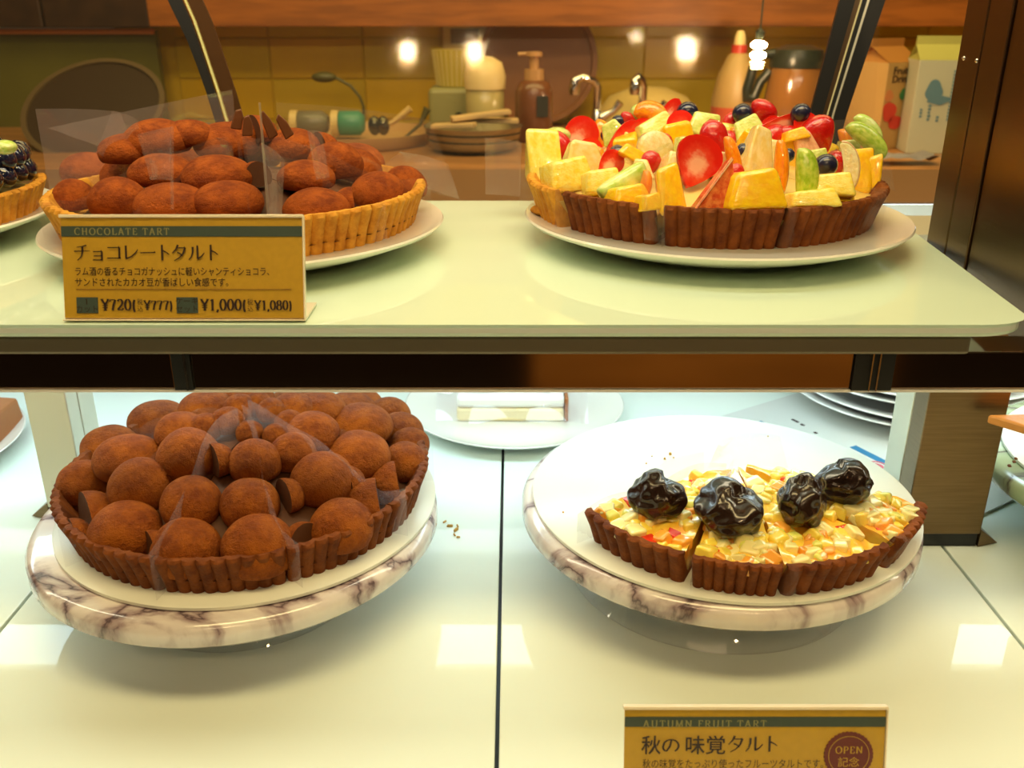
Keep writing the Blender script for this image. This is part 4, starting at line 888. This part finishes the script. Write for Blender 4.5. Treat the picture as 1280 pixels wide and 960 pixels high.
# ------------------------------------------------------------------ blueberry tart at the left edge
BX, BY, BZ = -.473, .668, PT
hfB = lambda r: .044-.012*min(1, r/.11)**2
DKB = mat('glazed_blueberry', (.008, .010, .035), .12, coat=1)
bb = MB().lathe([(0, -1), (.5, -.87), (.87, -.5), (1, 0), (.87, .5), (.52, .84), (.36, .90), (.30, .86), (.18, .78), (0, .76)], 24).mesh(DKB, 'all')
for k, (a0, a1, lab) in enumerate(((-36, -1, 'blueberry tart slice at the front mostly outside the left edge'), (0, 49, 'blueberry tart slice with fluted golden crust at the left edge, nearer one'), (51, 86, 'blueberry tart slice at the left edge, next to the hazy film'), (87, 122, 'rear slice of blueberry tart at the left edge'))):
    p0, p1 = math.radians(a0), math.radians(a1)
    t = slice_root('blueberry_tart_slice', lab, BX, BY, BZ, (p0+p1)/2, 'slices of the blueberry tart')
    link('crust', crust_mesh(None, .1170, .1240, .0215, p0, p1, CRUST, nf=9), t, loc=(BX, BY, BZ))
    link('filling', fill_mesh(.117, .004, lambda r: hfB(r)-.018, p0, p1, CUSTARD), t, loc=(BX, BY, BZ))
    for ring in (.035, .055, .074, .092, .109):
        n = max(2, int(ring*(p1-p0)/.0155))
        for j in range(n):
            ph = p0+(p1-p0)*(j+.5)/n; x, y = pol(BX, BY, ring, ph)
            for lv in range(2):
                s = rn.uniform(.0085, .0105)
                if lv and ring > .12: continue
                link('blueberry', bb, t, loc=(x+rn.uniform(-.003, .003), y+rn.uniform(-.003, .003), BZ+hfB(ring)+lv*.011-.003), rot=(rn.uniform(-1, .6), rn.uniform(-.8, .8), 0), scale=(s, s, s*.95))
    if k == 2: link('green_grape', V['grape'][0], t, loc=PY(6, 184, .64), scale=(.008, .008, .005))

# ------------------------------------------------------------------ things at the back of the lower case
link('dessert_plate', plate_mesh(.112, .014), loc=(.0025, .872, .0005), label='white plate with wrapped cheesecake at the back of lower case', cat='plate')
k = thing('cheesecake_bar', 'pale cream cheesecake bar wrapped in film on the back plate', 'cake', (.003, .86, .0056))
link('cake_layer', MB().box(-.055, .052, .838, .875, .0058, .020).mesh(mat('cream_cake', (.88, .74, .40), .6, bump=.3, bscale=300), bevel=.003), k)
link('cream_layer', MB().box(-.055, .052, .838, .875, .0205, .032).mesh(mat('white_cream', (.88, .86, .78), .5), bevel=.003), k)
link('baked_edge', MB().box(.0525, .056, .838, .875, .0058, .031).mesh(mat('brown_edge', (.35, .12, .03), .7), bevel=.001), k)
link('clear_film', MB().grid(lambda i, j: Vector((-.075+.15*i, .826-.004*math.sin(i*9)+.055*j, .012+.024*math.sin(pi*min(1, j*1.3)*.5)+.002*math.sin(i*17+j*5))), 24, 8).mesh(FILM2, 'all', weld=False), k)
pm_ = MB().lathe([(.066, 0), (.080, .001), (.104, .0115), (.1245, .0185), (.1265, .0198), (.1258, .0210), (.122, .0205), (.100, .0140), (.080, .0055), (0, .0050)], 96).mesh(mat('bright_porcelain', (.93, .93, .90), .2, coat=.4), 'all')
for j in range(8):
    if j > 6: continue
    link('stacked_plate', pm_, loc=(.420+.002*math.sin(j*2), .900+.002*math.cos(j*3), .0028+(0, .009, .0235, .0325, .048, .063, .078, .093)[j]), label='white plate, number %s from the bottom of the stack beside the steel post' % ('one', 'two', 'three', 'four', 'five', 'six', 'seven', 'eight')[j], cat='plate', group='stack of white plates')
c = [PZ(925, 528, .0015), PZ(1130, 625, .0015)]
dirx = (c[1]-c[0]).normalized(); nrm = Vector((-dirx.y, dirx.x, 0)); ang = math.atan2(dirx.y, dirx.x); o0 = c[0]-dirx*.02-nrm*.012
k = thing('printed_paper', 'white printed paper with blue bands and a red emblem under the plate stack', 'paper', o0); k.rotation_euler = (0, 0, ang)
link('paper_sheet', MB().box(0, .26, 0, .20, 0, .0012).mesh(mat('white_paper', (.62, .64, .60), .6)), k, local=True)
def on_paper(u, v): d = PZ(u, v, .0028)-o0; return d.dot(dirx), d.dot(nrm)
BLB = mat('blue_ink', (.02, .18, .36), .5); RDI = mat('dusty_red_ink', (.55, .12, .16), .5)
def bar(u0, v0, u1, v1, wdt, m, nm):
    a = on_paper(u0, v0); b = on_paper(u1, v1); L = math.hypot(b[0]-a[0], b[1]-a[1]); th = math.atan2(b[1]-a[1], b[0]-a[0])
    link(nm, MB().box(0, L, -wdt/2, wdt/2, 0, .0003).mesh(m), k, loc=(a[0], a[1], .00125), rot=(0, 0, th), local=True)
bar(948, 527, 972, 539, .007, BLB, 'blue_band'); bar(1066, 558, 1125, 588, .008, BLB, 'blue_band')
for a_, b_, c_, d_ in ((990, 524, 998, 528), (1001, 530, 1005, 532), (1018, 540, 1021, 542), (1042, 556, 1049, 560), (1051, 561, 1054, 563), (1060, 566, 1063, 568)): bar(a_, b_, c_, d_, .003, INK, 'printed_text')
e = on_paper(1096, 583)
link('red_emblem', MB().lathe([(.0105, .0000), (.0105, .0004), (.0085, .0004), (.0085, 0)], 32, closed=True).lathe([(.0060, 0), (.0060, .0003), (0, .0003)], 24).mesh(RDI), k, loc=(e[0], e[1], .00125), local=True)
# left edge: plate with a brown slice; right edge: orange pie slice
link('dessert_plate', plate_mesh(.125, .016), loc=(-.587, .765, .0005), label='white plate at the left edge of the lower case', cat='plate')
link('brown_cake_piece', MB().prism([(-.05, 0), (.012, 0), (.008, .030), (-.05, .034)], -.03, .03).mesh(mat('brown_pastry', (.36, .13, .04), .6, bump=.4), bevel=.003), loc=(-.492, .80, .0058), label='brown pastry piece on the plate at left edge', cat='pastry')
tip = PZ(1235, 518, .118); lw = PZ(1276, 558, .108)
k = thing('pie_slice', 'orange topped pie slice pointing left on the rightmost stand', 'pie slice', (tip.x+.07, tip.y, .0637))
PIE = mat('orange_pie_top', (.62, .26, .05), .45, bump=.5, bscale=160, var=.25, vscale=40)
q = MB(); top = [Vector((tip.x, tip.y, .118)), Vector((tip.x+.13, tip.y-.150, .118)), Vector((tip.x+.15, tip.y+.010, .118))]
q.add(top+[v-Vector((0, 0, .007)) for v in top], [(0, 1, 2), (5, 4, 3), (0, 3, 4, 1), (1, 4, 5, 2), (2, 5, 3, 0)]); link('pie_top', q.mesh(PIE, bevel=.0015), k)
q = MB(); bs = [Vector((tip.x+.045, tip.y-.012, .1108)), Vector((tip.x+.13, tip.y-.110, .1108)), Vector((tip.x+.145, tip.y+.008, .1108))]
q.add(bs+[Vector((v.x, v.y, .0645)) for v in bs], [(0, 1, 2), (5, 4, 3), (0, 3, 4, 1), (1, 4, 5, 2), (2, 5, 3, 0)]); link('pie_body', q.mesh(mat('brown_pie_side', (.26, .075, .015), .7, bump=.5), bevel=.002), k)
DCL = iter(['middle dark crumb on the pale board at the right edge', 'lowest dark crumb on the pale board at the right edge', 'uppermost dark crumb on the pale board at the right edge'])
for u, v in ((1268, 577), (1262, 582), (1270, 573)): link('pastry_crumb', chunk(int(u), mat('dark_crumb', (.2, .07, .02), .8)), loc=PZ(u, v, .0648), scale=(.0012, .0012, .0007), label=next(DCL), cat='crumb', group='dark crumbs at the right edge')

# ================================================================== price cards with brush / serif lettering
CARD = mat('gold_card', (.66, .40, .025), .5, var=.06, vscale=300); BAND = mat('teal_band', (.060, .095, .080), .5); GOLDT = mat('pale_gold_print', (.34, .33, .14), .5)
ACR = film_mat('clear_acrylic', .005, (.9, .9, .8), .01); EDGE = mat('acrylic_edge', (.90, .80, .62), .15, coat=.5); MAR = mat('maroon_print', (.16, .015, .012), .5); BRN = mat('brown_rule', (.20, .08, .02), .6)
def arc(cx, cy, rx, ry, a0, a1, n=14): return [(cx+rx*math.cos(math.radians(a0+(a1-a0)*i/n)), cy+ry*math.sin(math.radians(a0+(a1-a0)*i/n))) for i in range(n+1)]
G = {  # glyph: (advance, strokes) on a unit em; strokes run thick when vertical and thin when horizontal
 'C': (.78, [arc(.42, .36, .34, .35, 48, 312, 20)], [(.68, .58, 'v')]), 'H': (.86, [[(.18, 0), (.18, .7)], [(.66, 0), (.66, .7)], [(.18, .36), (.66, .36)]], [(.18, 0), (.18, .7), (.66, 0), (.66, .7)]),
 'O': (.86, [arc(.42, .35, .34, .35, 0, 360, 26)], []), 'L': (.68, [[(.18, 0), (.18, .7)], [(.18, .015), (.58, .015), (.60, .17)]], [(.18, 0), (.18, .7)]),
 'A': (.80, [[(.10, 0), (.38, .72)], [(.38, .72), (.66, 0)], [(.20, .25), (.57, .25)]], [(.10, 0), (.66, 0)]), 'T': (.74, [[(.36, 0), (.36, .7)], [(.06, .54), (.08, .685), (.64, .685), (.66, .54)]], [(.36, 0)]),
 'E': (.70, [[(.18, 0), (.18, .7)], [(.18, .685), (.56, .685), (.58, .55)], [(.18, .36), (.48, .36)], [(.18, .015), (.58, .015), (.60, .16)]], [(.18, 0), (.18, .7)]),
 'R': (.80, [[(.18, 0), (.18, .7)], [(.18, .685), (.40, .685)]+arc(.40, .52, .20, .165, 90, -90, 10)+[(.18, .355)], [(.38, .355), (.68, 0)]], [(.18, 0), (.18, .7), (.70, 0)]),
 'U': (.86, [[(.17, .7), (.17, .22)]+arc(.42, .22, .25, .22, 180, 360, 12)+[(.67, .7)]], [(.17, .7), (.67, .7)]),
 'M': (1.0, [[(.14, 0), (.16, .7)], [(.16, .7), (.46, .04)], [(.46, .04), (.78, .7)], [(.78, .7), (.80, 0)]], [(.14, 0), (.80, 0), (.14, .7), (.80, .7)]),
 'N': (.88, [[(.15, 0), (.15, .7)], [(.15, .7), (.68, .02)], [(.68, .02), (.68, .7)]], [(.15, 0), (.13, .7), (.68, .7)]),
 'F': (.66, [[(.18, 0), (.18, .7)], [(.18, .685), (.56, .685), (.58, .55)], [(.18, .36), (.48, .36)]], [(.18, 0), (.18, .7)]), 'I': (.42, [[(.2, 0), (.2, .7)]], [(.2, 0), (.2, .7)]),
 'P': (.72, [[(.18, 0), (.18, .7)], [(.18, .685), (.38, .685)]+arc(.38, .50, .20, .185, 90, -90, 10)+[(.18, .315)]], [(.18, 0), (.18, .7)]),
 '0': (.54, [arc(.25, .35, .19, .34, 0, 360, 26)], []), '1': (.50, [[(.26, 0), (.26, .70)], [(.26, .68), (.12, .60)]], [(.26, 0)]),
 '2': (.54, [arc(.24, .50, .17, .19, 160, -20, 12)+[(.34, .33), (.07, .03)], [(.07, .03), (.42, .03), (.45, .14)]], []), '7': (.52, [[(.06, .55), (.08, .66), (.44, .66)], [(.44, .66), (.30, .36), (.22, 0)]], []),
 '8': (.54, [arc(.25, .18, .19, .18, 0, 360, 22), arc(.25, .53, .155, .165, 0, 360, 22)], []), ',': (.26, [[(.12, .06), (.13, -.02), (.06, -.13)]], []), ' ': (.34, [], []),
 '(': (.30, [arc(.34, .28, .22, .50, 130, 230, 10)], []), ')': (.30, [arc(-.05, .28, .22, .50, -50, 50, 10)], []), '¥': (.60, [[(.06, .7), (.30, .34)], [(.54, .7), (.30, .34)], [(.30, .34), (.30, 0)], [(.10, .30), (.50, .30)], [(.10, .17), (.50, .17)]], [(.30, 0), (.08, .7), (.52, .7)]),
 'チ': (1.0, [[(.78, .82), (.52, .74), (.20, .70)], [(.04, .46), (.50, .47), (.96, .48)], [(.53, .74), (.53, .45), (.46, .15), (.22, -.08)]], []),
 'ョ': (.86, [[(.15, .44), (.66, .44)], [(.66, .46), (.66, -.10)], [(.18, .18), (.66, .18)], [(.12, -.06), (.66, -.06)]], []),
 'コ': (1.0, [[(.14, .68), (.84, .68)], [(.84, .70), (.82, .02)], [(.10, .05), (.90, .05)]], []), 'レ': (1.0, [[(.22, .80), (.22, .0)], [(.22, .02), (.50, .12), (.76, .34), (.92, .56)]], []),
 'ー': (1.0, [[(.06, .37), (.94, .38)]], []), 'ト': (.86, [[(.34, .84), (.34, -.08)], [(.36, .50), (.58, .40), (.76, .26)]], []),
 'タ': (1.0, [[(.42, .84), (.30, .58), (.08, .34)], [(.36, .66), (.84, .66)], [(.84, .68), (.72, .34), (.50, .08), (.18, -.10)], [(.36, .40), (.54, .32), (.68, .18)]], []),
 'ル': (1.0, [[(.28, .72), (.28, .42), (.20, .14), (.04, -.06)], [(.56, .80), (.56, .0)], [(.56, .01), (.78, .14), (.96, .36)]], []),
 'の': (1.0, [[(.52, .66), (.44, .30), (.28, .06)]+arc(.30, .26, .22, .22, 250, 150, 6)+arc(.50, .34, .40, .34, 160, -60, 18)], []),
}
def letters(s, size, wv, wh, track=0.0, sx=1.0, serif=.09, brush=False):
    """text as flat stroke geometry in the x-z plane; returns an MB and its width"""
    q = MB(); x = 0.0
    for ch in s:
        adv, strokes, sf = G[ch]
        for st in strokes:
            pts = [Vector(((x+p[0])*sx*size, p[1]*size)) for p in st]
            n = len(pts); L = []; R = []
            for i, p in enumerate(pts):
                d = pts[min(i+1, n-1)]-pts[max(i-1, 0)]; d = d.normalized() if d.length > 1e-9 else Vector((1, 0))
                w_ = (wh+(wv-wh)*abs(d.y)**1.3)*size*.5
                if brush and n > 2: w_ *= (1.15-.55*i/(n-1))
                nn = Vector((-d.y, d.x)); L.append(p+nn*w_); R.append(p-nn*w_)
            for i in range(n-1):
                q.add([Vector((a.x, 0, a.y)) for a in (L[i], R[i], R[i+1], L[i+1])], [(0, 1, 2, 3)])
            if brush and n == 2 and abs(pts[1].y-pts[0].y) < .1*size:
                e = pts[1]; s_ = size*.09; q.add([Vector((e.x-s_*1.4, 0, e.y)), Vector((e.x+s_*.3, 0, e.y-s_*.2)), Vector((e.x-s_*.3, 0, e.y+s_))], [(0, 1, 2)])
        for f_ in sf:
            if len(f_) == 2:
                cx = (x+f_[0])*sx*size; cz = f_[1]*size; hw = serif*size; hh = .016*size
                q.add([Vector((cx-hw, 0, cz-hh)), Vector((cx+hw, 0, cz-hh)), Vector((cx+hw, 0, cz+hh)), Vector((cx-hw, 0, cz+hh))], [(0, 1, 2, 3)])
            else:
                cx = (x+f_[0])*sx*size; cz = f_[1]*size; q.add([Vector((cx-.012*size, 0, cz-.11*size)), Vector((cx+.02*size, 0, cz-.11*size)), Vector((cx+.02*size, 0, cz+.11*size)), Vector((cx-.012*size, 0, cz+.11*size))], [(0, 1, 2, 3)])
        x += adv+track
    return q, x*sx*size
def price_card(base, W, Hh, lean, label, name, px):
    t = thing(name, label, 'price card', base, 'gold price cards'); t.rotation_euler = (-lean, 0, 0)
    link('card', MB().box(0, W, -.0006, .0006, .0012, Hh-.0012).mesh(CARD), t, local=True)
    link('acrylic_front', MB().add([(-.0008, -.0016, 0), (W+.0008, -.0016, 0), (W+.0008, -.0016, Hh), (-.0008, -.0016, Hh)], [(0, 1, 2, 3)]).mesh(ACR), t, local=True, label='clear acrylic cover')
    link('acrylic_edge', MB().box(-.0008, W+.0008, -.0018, .0014, Hh-.0011, Hh+.0006).box(W+.0002, W+.0011, -.0018, .0014, 0, Hh).box(-.0008, W+.0008, -.0018, .0014, -.0004, .0004).mesh(EDGE, bevel=.0003), t, local=True, label='bright acrylic edge')
    link('acrylic_foot', MB().box(-.0008, W+.0008, .0014, .030, -.0004, .0008).mesh(EDGE), t, loc=(0, 0, 0), rot=(lean, 0, 0), local=True)
    link('band', MB().box(0, W, -.0010, -.0006, Hh-26*px, Hh-13*px).mesh(BAND), t, local=True, label='dark teal band')
    def put(q, x, z, m, nm='lettering'): return link(nm, (q.mesh(m) if isinstance(q, MB) else q), t, loc=(x*px, (-.0012 if nm != 'lettering' else -.0014), Hh-z*px), rot=((0, 0, 0) if isinstance(q, MB) else (pi/2, 0, 0)), local=True)
    return t, put
px1 = .1285/303
t, put = price_card((-.2405, .4725, .2312), 303*px1, 131*px1, math.radians(17), 'gold price card of the chocolate tart standing on the shelf edge', 'price_card', px1)
def fitw(s, size, W, **k):
    q, w0 = letters(s, size, **k); f = W/w0; q, w0 = letters(s, size, sx=k.get('sx', 1)*f, **{a: b for a, b in k.items() if a != 'sx'}); return q
put(fitw('CHOCOLATE TART', 12*px1, 121*px1, wv=.13, wh=.06, track=.14), 17, 24, GOLDT)
put(fitw('チョコレートタルト', 21*px1, 184*px1, wv=.115, wh=.065, track=.0, brush=True), 15, 54, INK)
def cjk(s, hpx, x, base, m=INK, wpx=None, px=None, put_=None, bold=0):
    px = px or px1; me = text_mesh(s, hpx*px*1.12, m, 'LEFT', 0, bold)
    if wpx:
        w0 = max(v.co.x for v in me.vertices); f = wpx*px/w0
        for v in me.vertices: v.co.x *= f
    (put_ or put)(me, x, base, m)
cjk('ラム酒の香るチョコガナッシュに軽いシャンティショコラ、', 10.5, 15, 74, wpx=246, bold=.00003)
cjk('サンドされたカカオ豆が香ばしい食感です。', 10.5, 15, 87.5, wpx=194, bold=.00003)
put(MB().box(0, 272*px1, 0, .0002, 0, .8*px1), 16, 92.5, BRN, 'rule')
for x, a, b in ((16, '1', 'カット'), (142.5, 'ケーキ', 'セット')):
    put(MB().box(0, 27*px1, 0, .0003, 0, 20*px1), x, 122, BAND, 'price_tab')
    for s, z in ((a, 111), (b, 121)):
        if s == '1': put(letters('1', 10*px1, .13, .05)[0], x+10.5, z, INK)
        else:
            me = text_mesh(s, 9*px1*1.1, INK, 'CENTER'); o = put(me, x+13.5, z-.5, INK)
for s, x, sz, wd in (('¥720(', 47, 20, 44.5), ('¥777)', 101, 17, 37), ('¥1,000(', 173, 20, 58), ('¥1,080)', 241, 17, 48)):
    put(fitw(s, sz*px1, wd*px1, wv=.145, wh=.055, serif=.11), x, 118.5 if sz == 20 else 118, INK)
for x in (92.5, 232):
    for s, z in (('税', 111), ('込', 119.5)):
        cjk(s, 7.5, x, z, wpx=7.5)
px2 = .1300/330
t2, put2 = price_card((.0562, .3480, .001), 330*px2, .0655, math.radians(15), 'gold price card of the autumn fruit tart at the bottom edge', 'price_card', px2)
def wb(q, x, z, m): return put2(q, x, z, m)
wb(fitw('AUTUMN FRUIT TART', 13*px2, 158*px2, wv=.13, wh=.06, track=.14), 23, 26.0, GOLDT)
cjk('秋', 24, 21, 60, wpx=25, px=px2, put_=put2, bold=.0001); wb(fitw('の', 24*px2, 24*px2, wv=.11, wh=.07, brush=False), 47, 59, INK)
cjk('味覚', 24, 76, 60, wpx=52, px=px2, put_=put2, bold=.0001)
wb(fitw('タルト', 23*px2, 66*px2, wv=.115, wh=.065, brush=True), 130, 57, INK)
cjk('秋の味覚をたっぷり使ったフルーツタルトです。', 12, 23, 80, wpx=230, px=px2, put_=put2)
bz = Vector((285*px2, 0, .0655-64*px2)); n = 36
pl = [((30.5+1.2*(k % 2))*px2*math.cos(2*pi*k/(2*n)), (30.5+1.2*(k % 2))*px2*math.sin(2*pi*k/(2*n))) for k in range(2*n)]
link('open_badge', MB().prism(pl, -.0012, -.0007).mesh(MAR), t2, loc=bz, local=True, label='maroon scalloped round badge')
link('badge_ring', MB().lathe([(26*px2, 0), (26*px2, .0001), (25.3*px2, .0001), (25.3*px2, 0)], 48, axis=Matrix.Rotation(pi/2, 3, 'X'), closed=True).mesh(CARD), t2, loc=bz+Vector((0, -.00135, 0)), local=True)
q = fitw('OPEN', 13*px2, 36*px2, wv=.12, wh=.05, track=.06, serif=.08); link('badge_lettering', q.mesh(CARD), t2, loc=bz+Vector((-17.5*px2, -.0015, 3*px2)), local=True)
me = text_mesh('記念', 14*px2, CARD, 'CENTER'); link('badge_lettering', me, t2, loc=bz+Vector((0, -.0015, -14*px2)), rot=(pi/2, 0, 0), local=True)
